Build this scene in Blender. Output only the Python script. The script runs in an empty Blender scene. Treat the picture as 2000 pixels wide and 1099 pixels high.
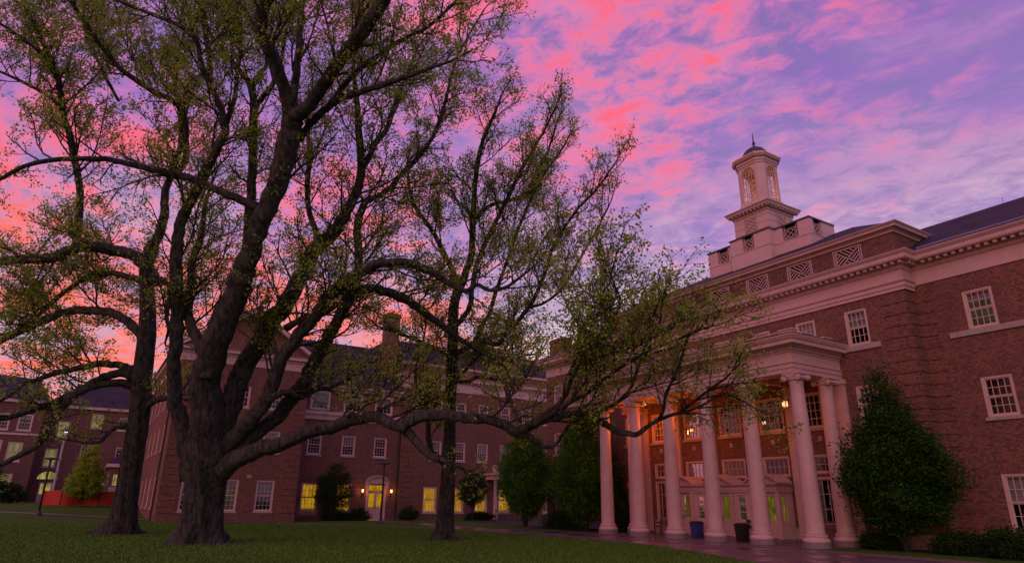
import bpy, math, random
import numpy as np
from mathutils import Matrix, Vector
random.seed(7)
rng = np.random.default_rng(11)
scene = bpy.context.scene
C = scene.collection
R = math.radians

# ------------------------------------------------------------------ camera
cam_d = bpy.data.cameras.new('camera'); cam = bpy.data.objects.new('camera', cam_d); C.objects.link(cam)
cam_d.sensor_width = 36; cam_d.lens = 22.843; cam_d.clip_start = .1; cam_d.clip_end = 3000
rot = ((0.8426841, -0.1812325, -0.5069894), (-0.5383018, -0.2648723, -0.8000462), (0.0107070, 0.9470995, -0.3207614))
m4 = Matrix.Identity(4)
for i in range(3):
    for j in range(3): m4[i][j] = rot[i][j]
m4.translation = (0, 0, 1.6)
cam.matrix_world = m4
scene.camera = cam
scene.view_settings.view_transform = 'Standard'; scene.view_settings.look = 'None'
scene.view_settings.exposure = 0.12; scene.view_settings.gamma = 1.0

# ------------------------------------------------------------------ node helpers
class NT:
    def __init__(s, tree): s.t = tree; s.n = tree.nodes; s.l = tree.links
    def new(s, typ, ins=None, **props):
        nd = s.n.new(typ)
        for k, v in props.items(): setattr(nd, k, v)
        if ins:
            for k, v in ins.items():
                sock = nd.inputs[k]
                if hasattr(v, 'is_output') or isinstance(v, bpy.types.NodeSocket): s.l.new(v, sock)
                else: sock.default_value = v
        return nd
    def math(s, op, a, b=None, c=None, clamp=False):
        nd = s.n.new('ShaderNodeMath'); nd.operation = op; nd.use_clamp = clamp
        for i, v in enumerate((a, b, c)):
            if v is None: continue
            if isinstance(v, bpy.types.NodeSocket): s.l.new(v, nd.inputs[i])
            else: nd.inputs[i].default_value = v
        return nd.outputs[0]
    def mix(s, f, a, b, blend='MIX'):
        nd = s.n.new('ShaderNodeMix'); nd.data_type = 'RGBA'; nd.blend_type = blend; nd.clamp_factor = True
        for i, v in ((0, f), (6, a), (7, b)):
            if isinstance(v, bpy.types.NodeSocket): s.l.new(v, nd.inputs[i])
            else: nd.inputs[i].default_value = v if i == 0 else (tuple(v) + (1,))[:4]
        return nd.outputs[2]
    def smooth(s, v, a, b):
        nd = s.n.new('ShaderNodeMapRange'); nd.interpolation_type = 'SMOOTHSTEP'
        s.l.new(v, nd.inputs[0]); nd.inputs[1].default_value = a; nd.inputs[2].default_value = b
        return nd.outputs[0]
    def noise(s, vec, scale, detail=4, rough=.55, dist=0.0):
        nd = s.n.new('ShaderNodeTexNoise')
        if vec is not None: s.l.new(vec, nd.inputs['Vector'])
        nd.inputs['Scale'].default_value = scale; nd.inputs['Detail'].default_value = detail
        nd.inputs['Roughness'].default_value = rough; nd.inputs['Distortion'].default_value = dist
        return nd.outputs['Fac']
    def comb(s, x, y, z):
        nd = s.n.new('ShaderNodeCombineXYZ')
        for i, v in enumerate((x, y, z)):
            if isinstance(v, bpy.types.NodeSocket): s.l.new(v, nd.inputs[i])
            else: nd.inputs[i].default_value = v
        return nd.outputs[0]

# ------------------------------------------------------------------ dusk sky
SUN_EL, SUN_AZ = R(34), R(236)      # direction the soft glow of the lit clouds comes from
world = bpy.data.worlds.new('World'); scene.world = world; world.use_nodes = True
W = NT(world.node_tree); W.n.clear()
wout = W.new('ShaderNodeOutputWorld')
tc = W.new('ShaderNodeTexCoord')
sep = W.new('ShaderNodeSeparateXYZ', {0: tc.outputs['Generated']})
sx, sy, sz = sep.outputs
zc = W.math('MAXIMUM', sz, 0.0)
den = W.math('ADD', zc, 0.10)
right = W.math('ADD', W.math('MULTIPLY', sx, .843), W.math('MULTIPLY', sy, -.538))
fwd = W.math('ADD', W.math('MULTIPLY', sx, .535), W.math('MULTIPLY', sy, .845))
pu = W.math('DIVIDE', right, den); pv = W.math('DIVIDE', fwd, den)
ca, sa = math.cos(R(28)), math.sin(R(28))
ru = W.math('ADD', W.math('MULTIPLY', pu, ca), W.math('MULTIPLY', pv, -sa))
rv = W.math('ADD', W.math('MULTIPLY', pu, sa), W.math('MULTIPLY', pv, ca))
cv = W.comb(W.math('MULTIPLY', ru, .70), W.math('MULTIPLY', rv, 1.05), 3.7)
n_big = W.noise(cv, 3.1, 10, .68, .35)
cv2 = W.comb(W.math('MULTIPLY', ru, .85), W.math('MULTIPLY', rv, 1.1), 9.1)
n_fine = W.noise(cv2, 12.5, 9, .66, .5)
n_gray = W.noise(cv2, 2.3, 9, .62, .4)
# clear sky behind the cloud: pale near the horizon, violet-blue overhead
ramp = W.new('ShaderNodeValToRGB', {0: zc})
cr = ramp.color_ramp
cr.elements[0].position = 0.0; cr.elements[0].color = (.74, .50, .58, 1)
cr.elements[1].position = 1.0; cr.elements[1].color = (.13, .07, .32, 1)
for p, c in ((.10, (.66, .47, .62)), (.24, (.46, .30, .57)), (.40, (.32, .165, .52)), (.58, (.235, .105, .46)), (.75, (.20, .09, .42))):
    e = cr.elements.new(p); e.color = c + (1,)
base = ramp.outputs[0]
leftness = W.smooth(right, .30, -.45)
lowness = W.smooth(zc, .50, .18)
# where the low sun reaches the cloud deck: overhead just right of centre, and low down on the left
nv = W.new('ShaderNodeVectorMath', {0: tc.outputs['Generated']}, operation='NORMALIZE').outputs[0]
def near(d, c0, c1):
    v = Vector((.843 * d[0] + .535 * d[1], -.538 * d[0] + .845 * d[1], d[2])).normalized()
    return W.smooth(W.new('ShaderNodeVectorMath', {0: nv, 1: tuple(v)}, operation='DOT_PRODUCT').outputs['Value'], c0, c1)
r1 = near((.10, .70, .71), .86, .99)
r2 = W.math('MULTIPLY', W.smooth(right, .15, -.15), W.smooth(zc, .66, .40))
r2b = W.math('MULTIPLY', W.smooth(right, .36, .0), W.smooth(zc, .32, .20))
region = W.math('MAXIMUM', W.math('MAXIMUM', r1, W.math('MULTIPLY', r2, .95)), W.math('MULTIPLY', r2b, .9))
region = W.math('MAXIMUM', region, W.math('MULTIPLY', near((.26, .74, .54), .90, .99), .40))
nn = W.math('ADD', n_big, W.math('MULTIPLY', W.math('SUBTRACT', n_fine, .5), .80))
nn = W.math('ADD', nn, W.math('MULTIPLY', W.math('SUBTRACT', region, .55), .20))
lowleft = W.math('MULTIPLY', W.smooth(right, .15, -.25), W.smooth(zc, .42, .24))
nn = W.math('ADD', nn, W.math('MULTIPLY', lowleft, .05))
m1 = W.smooth(nn, .44, .68); hot = W.smooth(nn, .56, .80)
amt = W.math('MULTIPLY', m1, W.math('ADD', .20, W.math('MULTIPLY', region, .56)))
grey = W.mix(W.math('MULTIPLY', W.smooth(n_gray, .42, .60), .75), base, W.mix(W.smooth(zc, .2, .55), (.54, .39, .54), (.50, .21, .50)))
dk = W.math('MULTIPLY', W.smooth(n_fine, .52, .36), W.math('ADD', .30, W.math('MULTIPLY', zc, .5)))
grey = W.mix(dk, grey, (.21, .14, .40))
g2 = W.mix(W.math('MULTIPLY', W.math('MULTIPLY', W.smooth(n_fine, .48, .66), W.smooth(zc, .46, .25)), .75), grey, (.76, .60, .68))
pink = W.mix(lowness, (.86, .21, .43), (.98, .22, .26))
col = W.mix(amt, g2, pink)
hotc = W.mix(W.math('MULTIPLY', lowness, W.smooth(right, .4, .0)), (1.0, .095, .17), (1.0, .125, .045))
col = W.mix(W.math('MULTIPLY', hot, W.math('MULTIPLY', region, .92)), col, hotc)
# almost white gap in the cloud low down straight ahead
gap = W.math('MULTIPLY', W.smooth(zc, .31, .17), W.math('MULTIPLY', W.smooth(right, -.12, .08), W.smooth(right, .62, .25)))
col = W.mix(W.math('MULTIPLY', gap, .75), col, (.95, .80, .74))
bg1 = W.new('ShaderNodeBackground', {0: W.mix(W.smooth(sz, .0, -.06), col, (.22, .15, .2)), 1: .90})
sky = W.new('ShaderNodeTexSky', sky_type='NISHITA', sun_disc=False, sun_elevation=R(2), sun_rotation=SUN_AZ, air_density=1.5, dust_density=2.0)
bg2 = W.new('ShaderNodeBackground', {0: sky.outputs[0], 1: 0.05})
W.new('ShaderNodeAddShader')
ad = W.n[-1]; W.l.new(bg1.outputs[0], ad.inputs[0]); W.l.new(bg2.outputs[0], ad.inputs[1]); W.l.new(ad.outputs[0], wout.inputs[0])

sun_d = bpy.data.lights.new('sun', 'SUN'); sun = bpy.data.objects.new('sun', sun_d); C.objects.link(sun)
sun_d.energy = 0.7; sun_d.angle = R(50); sun_d.color = (1.0, .56, .47)
sdir = Vector((math.sin(SUN_AZ) * math.cos(SUN_EL), math.cos(SUN_AZ) * math.cos(SUN_EL), math.sin(SUN_EL)))
sun.rotation_euler = sdir.to_track_quat('Z', 'Y').to_euler()

# ------------------------------------------------------------------ materials
def mat(name):
    m = bpy.data.materials.new(name); m.use_nodes = True; n = NT(m.node_tree)
    b = n.n['Principled BSDF']; n.b = b; n.m = m
    return m, n
def setp(n, **k):
    names = {'col': 'Base Color', 'rough': 'Roughness', 'metal': 'Metallic', 'normal': 'Normal', 'spec': 'Specular IOR Level', 'emit': 'Emission Color', 'es': 'Emission Strength', 'alpha': 'Alpha'}
    for a, v in k.items():
        s = n.b.inputs[names[a]]
        if isinstance(v, bpy.types.NodeSocket): n.l.new(v, s)
        else: s.default_value = (tuple(v) + (1,)) if a in ('col', 'emit') and len(v) == 3 else v
def wallvec(n):
    g = n.new('ShaderNodeNewGeometry'); s = n.new('ShaderNodeSeparateXYZ', {0: g.outputs['Position']})
    return n.comb(n.math('ADD', s.outputs[0], s.outputs[1]), s.outputs[2], 0.0), g.outputs['Position'], s
def bump(n, h, st=.5, d=.02):
    return n.new('ShaderNodeBump', {'Height': h, 'Strength': st, 'Distance': d}).outputs[0]

def brick_mat(name, c1, c2, c3, soldier=False, mortar=(.075, .05, .05)):
    m, n = mat(name); v, pos, s = wallvec(n)
    if soldier:
        v = n.comb(s.outputs[2], n.math('ADD', s.outputs[0], s.outputs[1]), 0.0)
    bt = n.new('ShaderNodeTexBrick', {'Vector': v, 'Color1': c1 + (1,), 'Color2': c2 + (1,), 'Mortar': mortar + (1,),
        'Scale': 1.0, 'Mortar Size': .009, 'Mortar Smooth': .1, 'Bias': -.1, 'Brick Width': .215, 'Row Height': .076})
    # burnt and orange headers scattered among the common bricks
    sn = n.new('ShaderNodeVectorMath', {0: v, 1: (.1075, .076, 1)}, operation='SNAP')
    wn = n.new('ShaderNodeTexWhiteNoise', {'Vector': sn.outputs[0]}, noise_dimensions='3D')
    f = n.math('GREATER_THAN', wn.outputs[0], .70)
    f2 = n.math('LESS_THAN', wn.outputs[0], .14)
    keep = n.math('SUBTRACT', 1.0, bt.outputs['Fac'])
    c = n.mix(n.math('MULTIPLY', n.math('MULTIPLY', f, keep), .6), bt.outputs[0], c3)
    c = n.mix(n.math('MULTIPLY', n.math('MULTIPLY', f2, keep), .8), c, (.30, .12, .055))
    st = n.noise(n.comb(n.math('MULTIPLY', n.math('ADD', s.outputs[0], s.outputs[1]), 1.0), n.math('MULTIPLY', s.outputs[2], .35), 0.0), .7, 6, .65)
    c = n.mix(n.math('MULTIPLY', n.smooth(st, .38, .72), .6), c, n.mix(.5, c, (.07, .045, .05)))
    setp(n, col=c, rough=.88, normal=bump(n, n.math('SUBTRACT', 1.0, bt.outputs['Fac']), .6, .01))
    return m
BRICK = brick_mat('brick_red', (.28, .112, .056), (.18, .076, .046), (.075, .050, .046))
BRICK_S = brick_mat('brick_soldier', (.27, .10, .07), (.16, .06, .05), (.10, .05, .06), True)
BRICK_F = brick_mat('brick_far', (.22, .085, .06), (.15, .055, .05), (.08, .045, .05))
BRICK_C = brick_mat('brick_chimney', (.30, .10, .07), (.22, .08, .06), (.12, .05, .05))

def paint(name, c, rough=.55, var=.12, sc=2.0):
    m, n = mat(name); v, pos, s = wallvec(n)
    a = n.noise(pos, sc, 6, .6); b = n.noise(n.comb(n.math('MULTIPLY', n.math('ADD', s.outputs[0], s.outputs[1]), 4.0), n.math('MULTIPLY', s.outputs[2], .5), 0.0), 1.6, 5, .6)
    f = n.math('ADD', n.math('MULTIPLY', n.smooth(a, .35, .7), var), n.math('MULTIPLY', n.smooth(b, .5, .75), var))
    cc = n.mix(f, c, tuple(x * .45 for x in c))
    setp(n, col=cc, rough=rough, normal=bump(n, n.noise(pos, 40, 3), .06, .01)); return m
TRIM = paint('cream_painted_trim', (.58, .39, .36), .55, .2)
TRIMW = paint('window_paint', (.58, .42, .36), .5, .08)
STONE = paint('limestone', (.40, .33, .28), .85, .3, 3.0)
GRANITE = paint('grey_granite_plinth', (.24, .20, .22), .7, .4, 12.0)
STUCCO = paint('render_pink_cream', (.62, .44, .42), .8, .15)
DARKMETAL = paint('dark_metal', (.03, .03, .035), .5, .2)
COPPER = paint('dark_lead_sheet', (.05, .05, .065), .45, .4)
POLE = paint('galvanised_pole', (.32, .32, .33), .45, .2)
WOOD = paint('bench_wood', (.16, .075, .06), .7, .3, 8)
BLUE = paint('blue_plastic', (.03, .045, .22), .45, .1)
BLACKP = paint('black_plastic', (.015, .018, .016), .5, .1)
ORANGE = paint('orange_fence_net', (.50, .040, .015), .7, .3, 9)
GUTTER = paint('violet_copper_gutter', (.22, .2, .34), .35, .3)
DARKIN = paint('dark_interior', (.02, .02, .025), .9, .1)
BLIND = paint('pale_blind', (.55, .5, .5), .8, .1)
CURT = paint('net_curtain', (.5, .47, .47), .9, .2, 6)
MULCH = paint('bark_mulch', (.035, .022, .02), .95, .5, 9)

m, n = mat('slate_roof'); v, pos, s = wallvec(n)
vv = n.comb(n.math('ADD', s.outputs[0], s.outputs[1]), n.math('MULTIPLY', s.outputs[2], 2.0), 0.0)
bt = n.new('ShaderNodeTexBrick', {'Vector': vv, 'Color1': (.016, .016, .024, 1), 'Color2': (.045, .042, .06, 1), 'Mortar': (.012, .012, .018, 1), 'Scale': 1.0, 'Mortar Size': .012, 'Brick Width': .25, 'Row Height': .22})
c = n.mix(n.smooth(n.noise(pos, .8, 5), .35, .7), bt.outputs[0], (.05, .038, .05))
setp(n, col=c, rough=.75, spec=.2, normal=bump(n, bt.outputs[0], .5, .02)); SLATE = m

m, n = mat('window_glass'); 
g = n.new('ShaderNodeBsdfGlossy', {'Color': (.60, .58, .68, 1), 'Roughness': .02})
geo = n.new('ShaderNodeNewGeometry')
g_n = bump(n, n.noise(geo.outputs['Position'], 2.2, 2), .12, .05); n.l.new(g_n, g.inputs['Normal'])
t = n.new('ShaderNodeBsdfTransparent', {'Color': (.62, .66, .70, 1)})
fr = n.new('ShaderNodeFresnel', {'IOR': 1.5})
f = n.math('ADD', n.math('MULTIPLY', fr.outputs[0], .6), .03, clamp=True)
mx = n.new('ShaderNodeMixShader', {0: f, 1: t.outputs[0], 2: g.outputs[0]})
n.l.new(mx.outputs[0], n.n['Material Output'].inputs[0]); GLASS = m

def lit(name, c1, c2, es, sc=7.0):
    m, n = mat(name); v, pos, s = wallvec(n)
    a = n.noise(n.comb(n.math('MULTIPLY', n.math('ADD', s.outputs[0], s.outputs[1]), 1.0), n.math('MULTIPLY', s.outputs[2], .12), 0.0), sc, 4, .6)
    b = n.noise(pos, 1.3, 3)
    c = n.mix(n.smooth(n.math('ADD', n.math('MULTIPLY', a, .65), n.math('MULTIPLY', b, .35)), .38, .60), c2, c1)
    setp(n, col=(.1, .08, .03), rough=.9, emit=c, es=es); return m
LITW = lit('lit_room', (.82, .42, .005), (.42, .15, .005), .85, 10.0)
LITG = lit('lit_curtain_green', (.42, .36, .015), (.10, .08, .008), .50, 14.0)
LITF = lit('lit_room_far', (.62, .50, .12), (.16, .12, .04), .55, 3.0)
LITD = lit('dim_room', (.09, .10, .03), (.015, .02, .012), .35, 3.0)
def lampm(name, c, es):
    m, n = mat(name); setp(n, col=(.8, .5, .3), emit=c, es=es); return m
LAMPG = lampm('lantern_glow', (1.0, .48, .19), 1.5)
LAMPW = lampm('lamp_white_glow', (.9, .85, 1.0), 3.0)

def leafm(name, c1, c2, tr=.45):
    m, n = mat(name); geo = n.new('ShaderNodeNewGeometry')
    oi = geo.outputs['Position']
    a = n.noise(oi, 1.1, 3); b = n.noise(oi, 9.0, 2)
    c = n.mix(n.smooth(n.math('ADD', n.math('MULTIPLY', a, .5), n.math('MULTIPLY', b, .5)), .38, .62), c1, c2)
    d = n.new('ShaderNodeBsdfDiffuse', {'Color': c}); t = n.new('ShaderNodeBsdfTranslucent', {'Color': c})
    mx = n.new('ShaderNodeMixShader', {0: tr, 1: d.outputs[0], 2: t.outputs[0]})
    n.l.new(mx.outputs[0], n.n['Material Output'].inputs[0]); return m
LEAF = leafm('spring_leaves', (.23, .40, .04), (.42, .52, .07), .55)
LEAFD = leafm('evergreen_leaves', (.020, .075, .014), (.050, .125, .014), .3)
LEAFM = leafm('light_tree_leaves', (.045, .15, .015), (.12, .27, .02), .4)
LEAFS = leafm('shrub_leaves', (.02, .055, .016), (.04, .085, .02), .2)

m, n = mat('tree_bark'); geo = n.new('ShaderNodeNewGeometry'); pos = geo.outputs['Position']
sp = n.new('ShaderNodeSeparateXYZ', {0: pos})
bv = n.comb(n.math('MULTIPLY', sp.outputs[0], 1.0), n.math('MULTIPLY', sp.outputs[1], 1.0), n.math('MULTIPLY', sp.outputs[2], .28))
h = n.noise(bv, 8, 8, .72, .5); h2 = n.noise(pos, 2.2, 5)
c = n.mix(n.smooth(h, .38, .62), (.006, .007, .007), (.075, .075, .062))
c = n.mix(n.math('MULTIPLY', n.smooth(h2, .52, .7), .5), c, (.034, .045, .026))
setp(n, col=c, rough=.92, normal=bump(n, h, 1.0, .13)); BARK = m

m, n = mat('lawn_grass'); geo = n.new('ShaderNodeNewGeometry'); pos = geo.outputs['Position']
a = n.noise(pos, 26, 6, .75); b = n.noise(pos, .5, 5); d = n.noise(pos, 3.0, 5)
c = n.mix(n.smooth(a, .35, .65), (.045, .105, .013), (.085, .180, .022))
c = n.mix(n.smooth(b, .35, .7), c, n.mix(.5, c, (.06, .11, .015)))
c = n.mix(n.math('MULTIPLY', n.smooth(d, .60, .72), .3), c, (.05, .045, .035))
setp(n, col=c, rough=.95, spec=.1, normal=bump(n, a, .9, .05)); GRASS = m
m, n = mat('grass_blades'); geo = n.new('ShaderNodeNewGeometry')
c = n.mix(n.smooth(n.noise(geo.outputs['Position'], 6, 4), .35, .65), (.06, .14, .016), (.115, .23, .028))
setp(n, col=c, rough=.8, spec=.15); BLADE = m

m, n = mat('wet_brick_paving'); geo = n.new('ShaderNodeNewGeometry'); pos = geo.outputs['Position']
bt = n.new('ShaderNodeTexBrick', {'Vector': pos, 'Color1': (.17, .085, .085, 1), 'Color2': (.10, .05, .06, 1), 'Mortar': (.05, .035, .04, 1), 'Scale': 1.0, 'Mortar Size': .008, 'Brick Width': .2, 'Row Height': .1})
w = n.noise(pos, .55, 5, .6); w2 = n.noise(pos, 6, 4)
c = n.mix(n.smooth(w2, .4, .7), bt.outputs[0], (.14, .10, .10))
setp(n, col=c, rough=n.math('ADD', .16, n.math('MULTIPLY', n.smooth(w, .40, .62), .5)), normal=bump(n, n.math('ADD', n.math('MULTIPLY', bt.outputs['Fac'], -.4), n.math('MULTIPLY', w2, .6)), .35, .01)); PAVE = m
m, n = mat('concrete_path'); geo = n.new('ShaderNodeNewGeometry'); pos = geo.outputs['Position']
setp(n, col=n.mix(n.noise(pos, 4, 6), (.10, .075, .075), (.17, .13, .13)), rough=.5, normal=bump(n, n.noise(pos, 30, 4), .3, .01)); CONC = m

# ------------------------------------------------------------------ mesh helpers
ROOTS = {}
class MB:
    def __init__(s): s.v = []; s.f = []
    def add(s, vs, fs):
        o = len(s.v); s.v += [tuple(p) for p in vs]; s.f += [tuple(i + o for i in f) for f in fs]
    def box(s, x0, x1, y0, y1, z0, z1):
        if x0 > x1: x0, x1 = x1, x0
        if y0 > y1: y0, y1 = y1, y0
        s.add([(x0, y0, z0), (x1, y0, z0), (x1, y1, z0), (x0, y1, z0), (x0, y0, z1), (x1, y0, z1), (x1, y1, z1), (x0, y1, z1)],
              [(0, 3, 2, 1), (4, 5, 6, 7), (0, 1, 5, 4), (1, 2, 6, 5), (2, 3, 7, 6), (3, 0, 4, 7)])
    def bar(s, p, q, w, h=None, up=(0, 0, 1)):
        h = h or w; p = Vector(p); q = Vector(q); d = (q - p).normalized(); u = Vector(up)
        if abs(d.dot(u)) > .98: u = Vector((1, 0, 0))
        a = d.cross(u).normalized(); b = a.cross(d).normalized(); vs = []
        for e in (p, q):
            for i, j in ((-1, -1), (1, -1), (1, 1), (-1, 1)): vs.append(e + a * (i * w / 2) + b * (j * h / 2))
        s.add(vs, [(0, 3, 2, 1), (4, 5, 6, 7), (0, 1, 5, 4), (1, 2, 6, 5), (2, 3, 7, 6), (3, 0, 4, 7)])
    def tube(s, pts, rad, n=8, caps=True, wob=None, seed=0):
        P = [Vector(p) for p in pts]; k = len(P); prev = None; vs = []
        for i in range(k):
            d = (P[min(i + 1, k - 1)] - P[max(i - 1, 0)]).normalized()
            if prev is None:
                a = d.cross(Vector((0, 0, 1))) if abs(d.z) < .95 else d.cross(Vector((1, 0, 0)))
                a.normalize()
            else: a = (prev - d * prev.dot(d)).normalized()
            prev = a; b = d.cross(a)
            r = rad[i] if hasattr(rad, '__len__') else rad
            for j in range(n):
                t = 2 * math.pi * j / n; rr = r
                if wob: rr = r * wob(i, j, t)
                vs.append(P[i] + a * (math.cos(t) * rr) + b * (math.sin(t) * rr))
        fs = [(i * n + j, i * n + (j + 1) % n, (i + 1) * n + (j + 1) % n, (i + 1) * n + j) for i in range(k - 1) for j in range(n)]
        if caps: fs += [tuple(range(n - 1, -1, -1)), tuple((k - 1) * n + j for j in range(n))]
        s.add(vs, fs)
    def lathe(s, c, prof, n=24):
        vs = []; k = len(prof)
        for r, z in prof:
            for j in range(n):
                t = 2 * math.pi * j / n; vs.append((c[0] + r * math.cos(t), c[1] + r * math.sin(t), c[2] + z))
        fs = [(i * n + j, i * n + (j + 1) % n, (i + 1) * n + (j + 1) % n, (i + 1) * n + j) for i in range(k - 1) for j in range(n)]
        fs += [tuple(range(n - 1, -1, -1)), tuple((k - 1) * n + j for j in range(n))]
        s.add(vs, fs)
    def prism(s, loop_a, loop_b):
        n = len(loop_a); s.add(list(loop_a) + list(loop_b), [tuple(range(n - 1, -1, -1)), tuple(range(n, 2 * n))] + [(i, (i + 1) % n, n + (i + 1) % n, n + i) for i in range(n)])
    def sweep(s, path, prof, closed=False):
        """profile (out, z) swept along a plan path with mitred corners, outward = left of travel"""
        n = len(path); ms = []
        for i in range(n):
            def nor(a, b):
                d = Vector((b[0] - a[0], b[1] - a[1])).normalized(); return Vector((-d.y, d.x))
            if closed: a = nor(path[i - 1], path[i]); b = nor(path[i], path[(i + 1) % n])
            else:
                a = nor(path[i - 1], path[i]) if i else None; b = nor(path[i], path[i + 1]) if i < n - 1 else None
                a = a or b; b = b or a
            mm = a + b; mm = mm / (mm.dot(a)); ms.append(mm)
        k = len(prof); vs = []
        for i in range(n):
            for o, z in prof: vs.append((path[i][0] + ms[i].x * o, path[i][1] + ms[i].y * o, z))
        fs = []
        for i in range(n if closed else n - 1):
            j = (i + 1) % n
            for q in range(k - 1): fs.append((i * k + q, j * k + q, j * k + q + 1, i * k + q + 1))
        if not closed: fs += [tuple(range(k)), tuple((n - 1) * k + q for q in range(k - 1, -1, -1))]
        s.add(vs, fs)
    def build(s, name, material, parent=None, smooth=False):
        o = (0, 0, 0); p = parent
        while p is not None:
            o = tuple(a + b for a, b in zip(o, p.location)); p = p.parent
        me = bpy.data.meshes.new(name)
        me.from_pydata([(a - o[0], b - o[1], c - o[2]) for a, b, c in s.v], [], s.f)
        me.materials.append(material)
        if smooth: me.polygons.foreach_set('use_smooth', [True] * len(me.polygons))
        me.update(); ob = bpy.data.objects.new(name, me); C.objects.link(ob)
        if parent is not None: ob.parent = parent
        return ob
def tag(o, label, cat, group=None):
    o['label'] = label; o['category'] = cat
    if group: o['group'] = group
    return o
def thing(name, loc, label, cat, group=None):
    o = bpy.data.objects.new(name, None); o.empty_display_size = .5; o.location = loc; C.objects.link(o)
    return tag(o, label, cat, group)
def struct(o, kind='structure'): o['kind'] = kind; return o
def npmesh(name, V, F, material, parent=None, smooth=False):
    """V (n,3), F (m,4) numpy quads"""
    o = np.zeros(3); p = parent
    while p is not None: o += np.array(p.location); p = p.parent
    V = (V - o).astype(np.float32); me = bpy.data.meshes.new(name)
    k = F.shape[1]
    me.vertices.add(len(V)); me.vertices.foreach_set('co', V.ravel())
    me.loops.add(F.size); me.loops.foreach_set('vertex_index', F.astype(np.int32).ravel())
    me.polygons.add(len(F)); me.polygons.foreach_set('loop_start', np.arange(0, F.size, k, dtype=np.int32))
    me.update(calc_edges=True); me.materials.append(material)
    ob = bpy.data.objects.new(name, me); C.objects.link(ob)
    if parent is not None: ob.parent = parent
    return ob
class Face:
    """a wall plane; 'X' faces -X at x=w (u runs along Y), 'Y' faces -Y at y=w (u runs along X)"""
    def __init__(s, kind, w): s.k = kind; s.w = w
    def p(s, u, d, z): return (s.w - d, u, z) if s.k == 'X' else (u, s.w - d, z)
    def box(s, mb, u0, u1, d0, d1, z0, z1):
        if s.k == 'X': mb.box(s.w - d1, s.w - d0, u0, u1, z0, z1)
        else: mb.box(u0, u1, s.w - d1, s.w - d0, z0, z1)
    def quad(s, mb, u0, u1, d, z0, z1):
        mb.add([s.p(u0, d, z0), s.p(u1, d, z0), s.p(u1, d, z1), s.p(u0, d, z1)], [(0, 1, 2, 3)])
def wall(F, name, parent, u0, u1, z0, z1, holes, material=None, depth=.28):
    mb = MB()
    us = sorted({u0, u1} | {h[0] for h in holes} | {h[1] for h in holes}); zs = sorted({z0, z1} | {h[2] for h in holes} | {h[3] for h in holes})
    for a, b in zip(us, us[1:]):
        for c, d in zip(zs, zs[1:]):
            uc, zc_ = (a + b) / 2, (c + d) / 2
            if any(h[0] < uc < h[1] and h[2] < zc_ < h[3] for h in holes): continue
            F.quad(mb, a, b, 0, c, d)
    for a, b, c, d in holes:
        for q in (((a, 0, c), (a, 0, d), (a, -depth, d), (a, -depth, c)), ((b, 0, c), (b, -depth, c), (b, -depth, d), (b, 0, d)),
                  ((a, 0, c), (a, -depth, c), (b, -depth, c), (b, 0, c)), ((a, 0, d), (b, 0, d), (b, -depth, d), (a, -depth, d))):
            mb.add([F.p(*t) for t in q], [(0, 1, 2, 3)])
    return mb.build(name, material or BRICK, parent)

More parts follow.
